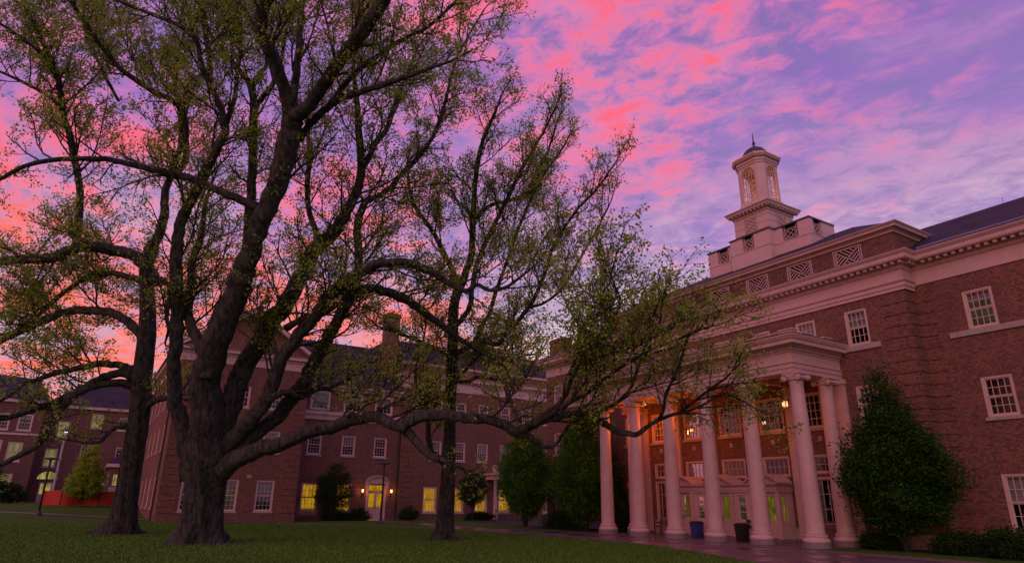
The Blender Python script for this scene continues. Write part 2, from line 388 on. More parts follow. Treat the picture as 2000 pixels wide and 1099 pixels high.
HOLES = {}
def window(F, parent, uc, w, z0, z1, cols=4, rows=2, room='dark', blind=0.0, arch=True, sill=True, mw=.024, fw=.10, curtain=False, sashes=2, label=None):
    """sash window: casing + sashes + glazing bars as the part, pane/sill/arch/blind as sub-parts"""
    u0, u1 = uc - w / 2, uc + w / 2
    HOLES.setdefault((F.k, F.w), []).append((u0, u1, z0, z1))
    mb = MB(); a, b = -.03, -.15
    F.box(mb, u0, u0 + fw, b, a, z0, z1); F.box(mb, u1 - fw, u1, b, a, z0, z1)
    F.box(mb, u0 + fw, u1 - fw, b, a, z1 - fw, z1); F.box(mb, u0 + fw, u1 - fw, b, a + .01, z0, z0 + fw * .8)
    iu0, iu1, iz0, iz1 = u0 + fw, u1 - fw, z0 + fw * .8, z1 - fw
    st = .045
    hs = [(iz0, iz1)] if sashes == 1 else [(iz0, (iz0 + iz1) / 2), ((iz0 + iz1) / 2, iz1)]
    for k, (c, d) in enumerate(hs):
        f0, f1 = (-.135, -.095) if k == 0 else (-.115, -.07)
        F.box(mb, iu0, iu0 + st, f0, f1, c, d); F.box(mb, iu1 - st, iu1, f0, f1, c, d)
        F.box(mb, iu0 + st, iu1 - st, f0, f1, d - st, d); F.box(mb, iu0 + st, iu1 - st, f0, f1, c, c + st)
        for q in range(1, cols):
            x = iu0 + (iu1 - iu0) * q / cols; F.box(mb, x - mw / 2, x + mw / 2, f0 + .004, f1 - .004, c + st, d - st)
        for q in range(1, rows):
            z = c + (d - c) * q / rows
            us_ = [iu0 + st] + [iu0 + (iu1 - iu0) * t / cols for t in range(1, cols)] + [iu1 - st]
            for t in range(cols):
                l = us_[t] + (mw / 2 if t else 0); r_ = us_[t + 1] - (mw / 2 if t < cols - 1 else 0)
                F.box(mb, l, r_, f0 + .006, f1 - .006, z - mw / 2, z + mw / 2)
    wn = mb.build('window', TRIMW, parent)
    if label: wn['label'] = label
    g = MB(); F.quad(g, iu0, iu1, -.125, iz0, iz1); g.build('pane', GLASS, wn)
    if sill:
        s = MB(); F.box(s, u0 - .08, u1 + .08, -.05, .07, z0 - .13, z0 - .003); s.build('sill', STONE, wn)
    if arch:
        s = MB(); hgt = .34
        A = [F.p(u0 - .02, .006, z1), F.p(u1 + .02, .006, z1), F.p(u1 + .17, .006, z1 + hgt), F.p(u0 - .17, .006, z1 + hgt)]
        Bk = [F.p(u0 - .02, -.03, z1), F.p(u1 + .02, -.03, z1), F.p(u1 + .17, -.03, z1 + hgt), F.p(u0 - .17, -.03, z1 + hgt)]
        s.prism(A, Bk); s.build('flat_arch', BRICK_S, wn)
    if blind > 0:
        s = MB(); F.box(s, iu0 - .05, iu1 + .05, -.215, -.20, iz1 - (iz1 - iz0) * blind, iz1 + .05); s.build('blind', BLIND, wn)
    if curtain:
        s = MB(); nn = 22
        for side in (0, 1):
            base_u = iu0 - .04 if side == 0 else iu1 + .04; sg = 1 if side == 0 else -1; vs = []; ww = (iu1 - iu0) * (.42 if side == 0 else .2)
            for q in range(nn + 1):
                uu = base_u + sg * ww * q / nn; dd = -.24 + .03 * math.sin(q * 1.9)
                vs += [F.p(uu, dd, iz0 - .02), F.p(uu, dd, iz1 + .02)]
            s.add(vs, [(2 * q, 2 * q + 2, 2 * q + 3, 2 * q + 1) for q in range(nn)])
        s.build('curtain', CURT, wn)
    rm = {'lit': LITW, 'green': LITG, 'far': LITF, 'dim': LITD}.get(room)
    if rm:
        s = MB(); F.box(s, u0 - .02, u1 + .02, -.62, -.55, z0 - .02, z1 + .02)
        s.build('lit_room', rm, wn)
        s = MB()
        F.box(s, u0 - .05, u0 - .02, -.62, -.29, z0 - .05, z1 + .05); F.box(s, u1 + .02, u1 + .05, -.62, -.29, z0 - .05, z1 + .05)
        F.box(s, u0 - .02, u1 + .02, -.62, -.29, z1 + .02, z1 + .05); F.box(s, u0 - .02, u1 + .02, -.62, -.29, z0 - .05, z0 - .02)
        s.build('room_lining', BLIND, wn)
    return wn
def holes(F): return HOLES.get((F.k, F.w), [])
def quoins(F, name, parent, u0, u1, z0, z1, step=.5, gap=.05, d=.035, avoid=()):
    mb = MB(); z = z0
    while z + step <= z1 + .01:
        segs = [(u0, u1)]
        for h in avoid:
            if h[3] + .36 > z and h[2] - .15 < z + step:
                ns = []
                for a, b in segs:
                    l, r = h[0] - .2, h[1] + .2
                    if r <= a or l >= b: ns.append((a, b)); continue
                    if l > a: ns.append((a, l))
                    if r < b: ns.append((r, b))
                segs = ns
        for a, b in segs:
            if b - a > .15: F.box(mb, a, b, -.02, d, z, z + step - gap)
        z += step
    return mb.build(name, BRICK, parent)
# ================================================================== MAIN BUILDING
MBX, MBC = 28.2, 23.07                    # front wall plane of the centre block and its centre line
Y0, Y1 = 13.25, 32.89
XW = 29.0                                 # plane of the side wings
hall = thing('college_building', (MBX, MBC, 0), 'red brick college building with white columned portico, BUSINESS lettering and pink lit cupola', 'building')
FB, FW = Face('X', MBX), Face('X', XW)
wid = 1.04
# third floor, block
bays = [MBC + 2.51 * k for k in range(-3, 4)]
for i, y in enumerate(bays):
    end = i in (0, 6)
    window(FB, hall, y, wid, 8.37, 10.0, blind=(.5 if i in (0, 4) else (.9 if i in (1, 2) else .35)), sill=False)
    mb = MB(); 
    if end: FB.box(mb, y - .95, y + .95, -.05, .07, 8.13, 8.36); mb.build('stone_sill_band', STONE, hall)
# end bays, lower floors
for y in (bays[0], bays[6]):
    window(FB, hall, y, wid, 4.95, 6.6, blind=.3); window(FB, hall, y, wid + .1, .85, 2.85, room='dim')
# portico bays: second floor, small windows over the entrance, tall end windows
for i, y in enumerate(bays[1:6]):
    window(FB, hall, y, 1.45, 4.97, 6.6, cols=5, rows=4, sashes=1, arch=False, sill=True, curtain=False, mw=.03)
    if i in (0, 4):
        window(FB, hall, y, 1.32, .72, 2.82, cols=4, rows=3, sashes=1, arch=False, curtain=True)
        window(FB, hall, y, 1.32, 2.96, 3.80, cols=4, rows=2, sashes=1, arch=False, sill=False, curtain=True)
    else:
        window(FB, hall, y, 1.5, 2.86, 3.82, cols=5, rows=2, sashes=1, arch=False, sill=False)
sqm = MB()
for y in bays[1:6]: FB.box(sqm, y - .10, y + .10, -.02, .03, 4.38, 4.60)
sqm.build('stone_block', STONE, hall)
# wings
for y in (10.95, 6.95, 2.95, MBC * 2 - 10.95, MBC * 2 - 6.95):
    window(FW, hall, y, 1.08, 8.33, 9.92, room='dim' if y == 10.95 else 'dark', blind=.28 if y == 10.95 else .4, sill=False)
    window(FW, hall, y, 1.08, 4.86, 6.42, blind=.45 if y > 30 else 0.0)
    window(FW, hall, y, 1.12, .75, 2.8, blind=.5)
for a, b in ((-3.9, 12.2), (MBC * 2 - 12.2, 39.9)): mb = MB(); FW.box(mb, a, b, -.05, .07, 8.09, 8.32); mb.build('stone_sill_band', STONE, hall)
wall(FB, 'front_wall', hall, Y0, Y1, -.3, 11.3, holes(FB))
wall(FW, 'wing_wall', hall, -4, Y0, -.3, 11.3, [h for h in holes(FW) if h[0] < Y0])
YE = 40.6
wall(FW, 'wing_wall', hall, Y1, YE, -.3, 11.3, [h for h in holes(FW) if h[0] > Y1])
mb = MB()
for y, s in ((Y0, 1), (Y1, -1)): mb.add([(MBX, y, -.3), (XW, y, -.3), (XW, y, 11.3), (MBX, y, 11.3)], [(0, 1, 2, 3)])
mb.add([(XW, YE, -.3), (40, YE, -.3), (40, YE, 11.3), (XW, YE, 11.3)], [(0, 1, 2, 3)])
mb.add([(XW, -4, -.3), (40, -4, -.3), (40, -4, 11.3), (XW, -4, 11.3)], [(0, 1, 2, 3)])
mb.add([(40, -4, -.3), (40, YE, -.3), (40, YE, 11.3), (40, -4, 11.3)], [(0, 1, 2, 3)])
mb.build('side_wall', BRICK, hall)
mb = MB()                                  # dark rooms behind the glass
mb.box(MBX + 1.4, MBX + 1.5, Y0 + .3, Y1 - .3, -.2, 11.2); mb.box(XW + 1.4, XW + 1.5, -3.8, YE - .3, -.2, 11.15)
for z in (4.4, 7.9): mb.box(MBX + .3, MBX + 1.4, Y0 + .3, Y1 - .3, z, z + .1); mb.box(XW + .3, XW + 1.4, -3.8, Y0, z, z + .1); mb.box(XW + .3, XW + 1.4, Y1, YE - .3, z, z + .1)
mb.build('interior', DARKIN, hall)
# brick quoin strips with recessed joints
qh = holes(FB)
quoins(FB, 'quoin', hall, Y0 + .0, Y0 + 1.15, .35, 10.4, avoid=qh); quoins(FB, 'quoin', hall, Y1 - 1.15, Y1, .35, 10.4, avoid=qh)
for ya, yb in ((Y0 - .035, Y0 + .01), (Y1 - .01, Y1 + .035)):
    mb = MB(); z = .35
    while z < 10.3: mb.box(MBX + .03, XW, ya, yb, z, z + .45); z += .5
    mb.build('quoin', BRICK, hall)
quoins(FW, 'quoin', hall, Y0 - .65, Y0 - .035, .35, 10.4); quoins(FW, 'quoin', hall, Y1 + .035, Y1 + .65, .35, 10.4); quoins(FW, 'quoin', hall, YE - .9, YE, .35, 10.4)
mb = MB(); mb.sweep([(XW, -4), (XW, Y0), (MBX, Y0), (MBX, Y1), (XW, Y1), (XW, YE), (40, YE)], [(0, -.3), (.05, -.3), (.05, .55), (.02, .6), (0, .6)])
mb.build('stone_plinth', STONE, hall)
# entablature
pth = [(XW, -4), (XW, Y0), (MBX, Y0), (MBX, Y1), (XW, Y1), (XW, YE), (40, YE)]
prof = [(0, 10.62), (.04, 10.62), (.04, 11.26), (.09, 11.28), (.13, 11.34), (.13, 11.50), (.17, 11.51), (.17, 11.56), (.50, 11.565), (.50, 11.60), (.53, 11.61), (.53, 11.78), (.56, 11.80), (.63, 11.90), (.63, 11.94), (0, 12.02)]
entm = MB(); entm.sweep(pth, prof)
mb = MB(); mb.sweep([(XW - .045, Y0), (MBX, Y0), (MBX, Y1), (XW - .045, Y1)], [(0, 10.36), (.07, 10.36), (.07, 10.50), (.11, 10.52), (.11, 10.68), (.16, 10.72), (.18, 10.76), (.05, 10.80), (0, 10.80)])
mb.build('architrave_band', TRIM, hall)
mb = entm
def modil(u0, u1, F, sgn=1):
    k = int((u1 - u0) / .30)
    for i in range(k + 1):
        u = u0 + (u1 - u0) * i / k; F.box(mb, u - .065, u + .065, .17, .42, 11.44, 11.56)
modil(Y0 - .2, Y1 + .2, FB); modil(-3.8, Y0 - .75, FW); modil(Y1 + .75, YE + .2, FW)
for y, s in ((Y0, -1), (Y1, 1)):
    for x in (MBX + .05, MBX + .32, MBX + .59): mb.box(x - .065, x + .065, y + s * .17, y + s * .42, 11.44, 11.56)
entm.build('entablature', TRIM, hall)
# attic storey
AX, A0, A1 = MBX + .2, Y0 + .12, Y1 - .12
FA = Face('X', AX)
gr_h = [(y - .69, y + .69, 12.02, 13.02) for y in bays]
wall(FA, 'attic_wall', hall, A0, A1, 11.95, 13.16, [(a, b, c, d) for a, b, c, d in gr_h], depth=.2)
for ya in (A0, A1): mb = MB(); mb.add([(AX, ya, 11.95), (31.6, ya, 11.95), (31.6, ya, 13.16), (AX, ya, 13.16)], [(0, 1, 2, 3)]); mb.build('attic_wall', BRICK, hall)
for y in bays:                             # basket-weave attic grilles
    mb = MB(); u0, u1, z0, z1 = y - .69, y + .69, 12.02, 13.02; fw = .045
    FA.box(mb, u0, u0 + fw, -.08, .02, z0, z1); FA.box(mb, u1 - fw, u1, -.08, .02, z0, z1)
    FA.box(mb, u0 + fw, u1 - fw, -.08, .02, z1 - fw, z1); FA.box(mb, u0 + fw, u1 - fw, -.08, .02, z0, z0 + fw)
    a0, a1, b0, b1 = u0 + .12, u1 - .12, z0 + .06, z1 - .06
    for x in (a0, a1): FA.box(mb, x - .015, x + .015, -.075, .015, z0 + fw, z1 - fw)
    w2, h2 = (a1 - a0) / 2, (b1 - b0) / 2
    def seg(p, q): mb.bar(FA.p(p[0], -.03, p[1]), FA.p(q[0], -.03, q[1]), .036, .05)
    for q in range(1, 6):
        t = q / 5
        seg((a0 + w2 * t, b1 - h2 * t), (a0 + 2 * w2 * t, b1)); seg((a1 - w2 * t, b0 + h2 * t), (a1 - 2 * w2 * t, b0))
        seg((a0 + w2 * t, b0 + h2 * t), (a0, b0 + 2 * h2 * t)); seg((a1 - w2 * t, b1 - h2 * t), (a1, b1 - 2 * h2 * t))
    g = mb.build('attic_grille', TRIM, hall)
mb = MB(); FA.box(mb, A0 + .2, A1 - .2, -.26, -.22, 11.96, 13.1); mb.build('louvre_backing', DARKIN, hall)
mb = MB(); mb.sweep([(31.6, A0), (AX, A0), (AX, A1), (31.6, A1)], [(0, 13.10), (.05, 13.10), (.05, 13.20), (.10, 13.22), (.10, 13.26), (.26, 13.28), (.28, 13.38), (.36, 13.46), (.36, 13.49), (0, 13.50)])
mb.build('parapet_cornice', TRIM, hall)
mb = MB(); mb.sweep([(31.2, Y0 + .05), (MBX, Y0 + .05), (MBX, Y1 - .05), (31.2, Y1 - .05)], [(.60, 11.945), (.60, 11.975), (-.16, 12.03), (-.16, 12.015)]); mb.build('cornice_flashing', COPPER, hall)
# roofs
def slab(mb, quad, t=.06):
    mb.prism([(a, b, c - t) for a, b, c in quad], [(a, b, c) for a, b, c in quad])
rz = 16.45
bx0, bx1, by0, by1, bz = AX - .2, 40.2, A0 - .2, A1 + .2, 13.47
mb = MB(); rl, rr = (34.2, by0 + 5.0, rz), (34.2, by1 - 5.0, rz)
mb.add([(bx0, by0, bz), (bx0, by1, bz), (bx1, by1, bz), (bx1, by0, bz), rl, rr], [(0, 4, 5, 1), (1, 5, 2), (2, 5, 4, 3), (3, 4, 0), (0, 1, 2, 3)])
mb.build('roof', SLATE, hall)
for ya, yb in ((-4.3, Y0 + 1.5), (Y1 - 1.5, YE + .3)):
    mb = MB(); e = XW - .5; r = [(e, ya, 12.0), (34.2, ya, 15.1), (40.4, ya, 12.0)]; r2 = [(a, yb, c) for a, b, c in r]
    mb.prism(r, r2); w_ = mb.build('wing_roof', SLATE, hall)
    g = MB(); g.tube([(XW - .56, max(ya, -4.3) if ya < 0 else Y1 + .7, 12.03), (XW - .56, Y0 - .7 if ya < 0 else yb, 12.03)], .065, 8); g.build('gutter', GUTTER, w_)
    if ya < 0:
        for y in (11.0, 7.2): 
            rd = MB(); rd.tube([(34.2, y, 15.05), (34.2, y, 15.4)], .010, 5); rd.build('lightning_rod', DARKMETAL, w_)
# chimneys
def chimney(name, x0, x1, y0, y1, z0, z1, mt=BRICK_C):
    mb = MB(); mb.box(x0, x1, y0, y1, z0, z1 - .3); mb.box(x0 - .05, x1 + .05, y0 - .05, y1 + .05, z1 - .3, z1 - .14); mb.box(x0 - .01, x1 + .01, y0 - .01, y1 + .01, z1 - .14, z1)
    return mb.build(name, mt, hall)
chimney('chimney', 29.6, 30.5, 39.3, 41.0, 11.9, 13.75)
mb = MB(); mb.box(30.6, 31.6, 29.6, 31.0, 13.4, 14.45); mb.box(30.45, 31.75, 29.45, 31.15, 14.45, 14.55); hd = mb.build('chimney', BRICK_C, hall)
mb = MB(); mb.box(30.40, 31.80, 29.40, 31.20, 14.55, 14.68); mb.tube([(31.0, 30.1, 14.66), (31.0, 30.1, 15.4)], .012, 5); mb.tube([(31.0, 30.8, 14.66), (31.0, 30.8, 15.4)], .012, 5); mb.build('chimney_cap', COPPER, hd)
# ---------------- roof terrace parapet and cupola
par = MB(); TY = MBC - .1
px0, py0, py1, pz0, pz1, pz2 = 32.0, 19.35, 26.6, 13.9, 16.05, 17.08
bayY0, bayY1, bayX = 21.6, 24.4, 31.48
plan = [(34.4, py0), (px0, py0), (px0, bayY0), (bayX, bayY0), (bayX, bayY1), (px0, bayY1), (px0, py1), (34.4, py1)]
mb = MB(); mb.sweep(plan, [(-.2, pz0), (0, pz0), (0, pz1 - .05), (.03, pz1 - .04), (.03, pz1), (0, pz1 + .01), (-.2, pz1 + .01)]); pp = mb.build('roof_parapet', STUCCO, hall)
FP, FP2, FPS = Face('X', px0), Face('X', bayX), Face('Y', py0)
ops = [(FP, py0, bayY0, 20.1, 21.1), (FP2, bayY0, bayY1, 22.7, 23.5), (FP, bayY1, py1, 25.0, 25.85), (FPS, px0, 34.4, 32.35, 33.15)]
for F, a, b, c, d in ops:
    wall(F, 'parapet_panel', pp, a, b, pz1, pz2 - .12, [(c, d, pz1 + .03, pz2 - .12)], STUCCO, .2)
    mb = MB(); F.box(mb, c, d, -.20, -.17, pz1, pz2 - .1); mb.build('panel_backing', DARKIN, pp)
    mb = MB()
    for u in (c + .12, d - .12): F.box(mb, u - .015, u + .015, -.10, -.04, pz1 + .03, pz2 - .12)
    c2, d2 = c + .13, d - .13; z0_, z1_ = pz1 + .12, pz2 - .34
    for z in (z0_, z1_): F.box(mb, c2, d2, -.10, -.04, z - .012, z + .012)
    for p, q in (((c2, z0_), (d2, z1_)), ((c2, z1_), (d2, z0_)), (((c2 + d2) / 2, z0_), (d2, (z0_ + z1_) / 2)), (((c2 + d2) / 2, z0_), (c2, (z0_ + z1_) / 2)), (((c2 + d2) / 2, z1_), (d2, (z0_ + z1_) / 2)), (((c2 + d2) / 2, z1_), (c2, (z0_ + z1_) / 2))):
        mb.bar(F.p(p[0], -.07, p[1]), F.p(q[0], -.07, q[1]), .028, .04)
    mb.build('parapet_lattice', TRIM, pp)
mb = MB()
for x, a, b in ((px0, bayY0, bayX), (px0, bayY1, bayX)): mb.add([(px0, a, pz1), (bayX, a, pz1), (bayX, a, pz2 - .12), (px0, a, pz2 - .12)], [(0, 1, 2, 3)])
mb.add([(34.4, py0, pz1), (34.4, py1, pz1), (34.4, py1, pz2 - .12), (34.4, py0, pz2 - .12)], [(0, 1, 2, 3)])
mb.build('parapet_panel', STUCCO, pp)
mb = MB(); mb.sweep(plan, [(-.22, pz2 - .12), (.05, pz2 - .12), (.05, pz2 - .03), (.0, pz2), (-.22, pz2)]); mb.build('parapet_coping', COPPER, pp)
# square base
cx, cy = 32.95, 22.92; hb = 1.22
def sq(h): return [(cx + h, cy - h), (cx - h, cy - h), (cx - h, cy + h), (cx + h, cy + h)]
cup = MB(); cup.box(cx - hb + .02, cx + hb - .02, cy - hb + .02, cy + hb - .02, 14, 18.42)
z = 14.2; 
while z < 18.3:
    cup.sweep(sq(hb), [(-.03, z + .02), (0, z + .02), (0, min(z + .40, 18.4)), (-.03, min(z + .40, 18.4))], True); z += .43
cup = cup.build('cupola', STUCCO, hall)
mb = MB(); mb.sweep(sq(hb), [(0, 18.30), (.05, 18.32), (.05, 18.46), (.10, 18.48), (.10, 18.55), (.30, 18.57), (.33, 18.68), (.40, 18.75), (.40, 18.79), (-.2, 18.86), (-.2, 18.30)], True)
for F, uc in ((Face('X', cx - hb), cy), (Face('Y', cy - hb), cx)):
    for i in range(11):
        u = uc - 1.38 + 2.76 * i / 10; F.box(mb, u - .05, u + .05, .10, .27, 18.47, 18.565)
mb.build('cupola_cornice', TRIM, cup)
for F, uc in ((Face('X', cx - hb), cy), (Face('Y', cy - hb), cx)):      # lattice panels
    mb = MB(); a, b, c, d = uc - .40, uc + .40, 16.9, 18.2
    F.box(mb, a - .03, b + .03, .002, .012, c, d); mb.build('lattice_backing', paint('lattice_recess', (.42, .30, .28)), cup) if F.k == 'X' else mb.build('lattice_backing', bpy.data.materials['lattice_recess'], cup)
    mb = MB()
    for q in range(3):
        z0_, z1_ = c + (d - c) * q / 3, c + (d - c) * (q + 1) / 3
        for p, r in (((a, z0_), (b, z1_)), ((a, z1_), (b, z0_)), ((uc, z0_), (b, (z0_ + z1_) / 2)), ((uc, z1_), (a, (z0_ + z1_) / 2))): mb.bar(F.p(p[0], .03, p[1]), F.p(r[0], .03, r[1]), .035, .05)
    for u in (a - .03, b + .03): F.box(mb, u - .02, u + .02, .002, .06, c, d)
    mb.build('lattice', TRIM, cup)
# lantern: chamfered square with four arched openings
hw, ch = .98, .34
def octo(h, c): return [(cx + h - c, cy - h), (cx - h + c, cy - h), (cx - h, cy - h + c), (cx - h, cy + h - c), (cx - h + c, cy + h), (cx + h - c, cy + h), (cx + h, cy + h - c), (cx + h, cy - h + c)]
mb = MB(); mb.sweep(octo(hw, ch), [(.27, 18.82), (.16, 18.95), (.10, 19.1), (.08, 19.3), (0, 19.36), (-.4, 19.36), (-.4, 18.82)], True); mb.build('lantern_base', STUCCO, cup)
lz0, lz1 = 19.36, 22.0; ws = .46; zs = 21.2
body = MB()
for k in range(4):
    ang = k * math.pi / 2; ca_, sa_ = math.cos(ang), math.sin(ang)
    def P(u, d, z): x, y = -d, u; return (cx + x * ca_ - y * sa_, cy + x * sa_ + y * ca_, z)
    fh = hw - ch
    arc = [(ws * math.cos(t), zs + ws * math.sin(t)) for t in [math.pi * q / 10 for q in range(11)]]
    for d in (hw, hw - .12):
        body.add([P(-fh, d, lz0), P(-ws, d, lz0), P(-ws, d, zs), P(-fh, d, zs)], [(0, 1, 2, 3)]); body.add([P(ws, d, lz0), P(fh, d, lz0), P(fh, d, zs), P(ws, d, zs)], [(0, 1, 2, 3)])
        body.add([P(fh, d, zs)] + [P(u, d, z) for u, z in arc[:6]] + [P(0, d, lz1), P(fh, d, lz1)], [tuple(range(9))])
        body.add([P(0, d, lz1)] + [P(u, d, z) for u, z in arc[5:]] + [P(-fh, d, zs), P(-fh, d, lz1)], [tuple(range(9))])
    edge = [(ws, lz0)] + arc + [(-ws, lz0)]
    for p, q in zip(edge, edge[1:]): body.add([P(p[0], hw, p[1]), P(q[0], hw, q[1]), P(q[0], hw - .12, q[1]), P(p[0], hw - .12, p[1])], [(0, 1, 2, 3)])
    body.add([P(fh, hw, lz0), P(hw, fh, lz0), P(hw, fh, lz1), P(fh, hw, lz1)], [(0, 1, 2, 3)])
    body.add([P(fh, hw - .12, lz0), P(hw - .12, fh, lz0), P(hw - .12, fh, lz1), P(fh, hw - .12, lz1)], [(0, 1, 2, 3)])
    # archivolt, imposts
    b2 = MB()
    for p, q in zip(arc, arc[1:]): b2.bar(P(p[0] * 1.06, hw + .01, zs + (p[1] - zs) * 1.06), P(q[0] * 1.06, hw + .01, zs + (q[1] - zs) * 1.06), .05, .05)
    b2.bar(P(0, hw + .02, zs + ws - .04), P(0, hw + .02, zs + ws + .12), .09, .07)
    for s_ in (-1, 1): b2.bar(P(s_ * ws * 1.06, hw + .008, lz0 + .05), P(s_ * ws * 1.06, hw + .008, zs), .045, .04)
    b2.build('archivolt', TRIM, cup)
    w = MB()
    for u in (-.22, 0, .22): w.bar(P(u, hw - .07, lz0 + .02), P(u, hw - .07, zs + math.sqrt(max(ws * ws - u * u, 0)) - .01), .03)
    for q in range(5):
        z = lz0 + .1 + q * .42; w.bar(P(-ws, hw - .07, z), P(ws, hw - .07, z), .028)
    for q in range(4):
        z = lz0 + .1 + q * .42
        if q % 2 == 0: w.bar(P(-ws, hw - .07, z), P(ws, hw - .07, z + .42), .025); w.bar(P(-ws, hw - .07, z + .42), P(ws, hw - .07, z), .025)
    for t in (45, 90, 135): w.bar(P(0, hw - .07, zs), P(ws * math.cos(R(t)), hw - .07, zs + ws * math.sin(R(t))), .025)
    w.build('lantern_window', TRIMW, cup)
body.build('lantern_body', STUCCO, cup)
mb = MB(); mb.box(cx - .8, cx + .8, cy - .8, cy + .8, 21.96, 22.0); mb.build('lantern_ceiling', STUCCO, cup)
mb = MB(); mb.sweep(octo(hw, ch), [(0, 21.78), (.05, 21.8), (.05, 21.92), (.10, 21.95), (.10, 22.12), (.22, 22.16), (.30, 22.30), (.30, 22.36), (.12, 22.42), (.12, 22.52), (-.3, 22.56), (-.3, 21.99)], True); mb.build('lantern_cornice', TRIM, cup)
mb = MB(); mb.lathe((cx, cy, 22.5), [(.86, 0), (.85, .12), (.80, .32), (.70, .52), (.54, .72), (.34, .86), (.16, .94), (.08, .98), (.0, 1.0)], 24); dome = mb.build('dome', COPPER, cup, True)
mb = MB(); mb.lathe((cx, cy, 23.44), [(.09, 0), (.13, .06), (.06, .12), (.05, .18), (.11, .25), (.11, .31), (.05, .37), (.07, .43), (.04, .47), (.03, .75), (.015, 1.08), (.0, 1.1)], 12); mb.build('finial', DARKMETAL, dome, True)
ld = bpy.data.lights.new('cupola_lamp', 'POINT'); ld.energy = 22; ld.color = (1, .50, .12); ld.shadow_soft_size = .12
lo = bpy.data.objects.new('cupola_lamp', ld); C.objects.link(lo); lo.location = (cx, cy, 19.7)
mb = MB(); mb.lathe((cx, cy, 19.36), [(.10, 0), (.10, .1), (.05, .14)], 10); mb.build('floor_lamp', LAMPG, cup)

# ---------------- portico
por = MB()
PX, PY0, PY1 = 24.65, 16.6, 29.54
pp_ = [(MBX - .002, PY0), (PX, PY0), (PX, PY1), (MBX - .002, PY1)]
por.sweep(pp_, [(-.75, 6.95), (0, 6.95), (0, 7.13), (.035, 7.135), (.035, 7.30), (.08, 7.34), (.08, 7.38), (0, 7.40), (0, 7.80), (.05, 7.82), (.05, 7.88), (.04, 7.9), (.04, 8.0), (.16, 8.02), (.18, 8.08), (.42, 8.10), (.42, 8.26), (.47, 8.28), (.55, 8.42), (.55, 8.47), (-.75, 8.52)])
mb = por
y = PY0 - .10
while y < PY1 + .1: mb.box(PX - .14, PX - .04, y, y + .075, 7.9, 8.0); y += .135
x = PX + .06
while x < MBX - .1: mb.box(x, x + .075, PY0 - .14, PY0 - .04, 7.9, 8.0); mb.box(x, x + .075, PY1 + .04, PY1 + .14, 7.9, 8.0); x += .135
por = por.build('portico', TRIM, hall)
mb = MB(); mb.sweep(pp_, [(.52, 8.472), (.565, 8.472), (.565, 8.50), (-.3, 8.56), (-.3, 8.53)]); mb.build('portico_flashing', COPPER, por)
mb = MB(); mb.box(PX + .7, MBX - .01, PY0 + .7, PY1 - .7, 7.25, 7.32); mb.box(PX + .1, MBX - .01, PY0 + .1, PY1 - .1, 8.45, 8.51); mb.build('portico_ceiling', paint('porch_ceiling', (.5, .36, .30)), por)
mb = MB()
for i in range(1, 5):
    mb = MB(); yb = MBC + 2.51 * (i - 2.5); mb.box(PX + .7, MBX - .01, yb - .15, yb + .15, 6.97, 7.25); mb.build('ceiling_beam', TRIM, por)
# balustrade of the portico roof
mb = MB()
by = [PY0 + .28 + (PY1 - PY0 - .56) * i / 5 for i in range(6)]
bxx = PX + .22
for i, y in enumerate(by):
    peds = MB(); peds.box(bxx - .02, bxx + .34, y - .32, y + .32, 8.5, 8.82); peds.box(bxx - .06, bxx + .38, y - .36, y + .36, 8.82, 8.88); peds.build('pedestal', TRIM, por)
for yy in (PY0 + .28, PY1 - .28):
    for x in (26.2, 27.75): peds = MB(); peds.box(x - .30, x + .30, yy - .16, yy + .16, 8.5, 8.82); peds.box(x - .34, x + .34, yy - .2, yy + .2, 8.82, 8.88); peds.build('pedestal', TRIM, por)
for a, b in zip(by, by[1:]):
    mb.box(bxx + .10, bxx + .22, a + .32, b - .32, 8.80, 8.85); mb.box(bxx + .11, bxx + .21, a + .32, b - .32, 8.52, 8.56)
    k = int((b - a - .64) / .13)
    for q in range(k):
        y = a + .38 + q * .13; mb.bar((bxx + .16, y, 8.56), (bxx + .16, y + (.09 if q % 2 else -.0), 8.8), .03)
mb.build('balustrade', TRIMW, por)
for yy in (PY0 + .28, PY1 - .28):
    mb = MB()
    for a, b in ((bxx + .34, 25.9), (26.5, 27.45)):
        mb.box(a, b, yy - .06, yy + .06, 8.80, 8.85); mb.box(a, b, yy - .05, yy + .05, 8.52, 8.56)
        k = int((b - a) / .13)
        for q in range(k): mb.bar((a + .06 + q * .13, yy, 8.56), (a + .06 + q * .13 + (.09 if q % 2 else 0), yy, 8.8), .03)
    mb.build('balustrade', TRIMW, por)
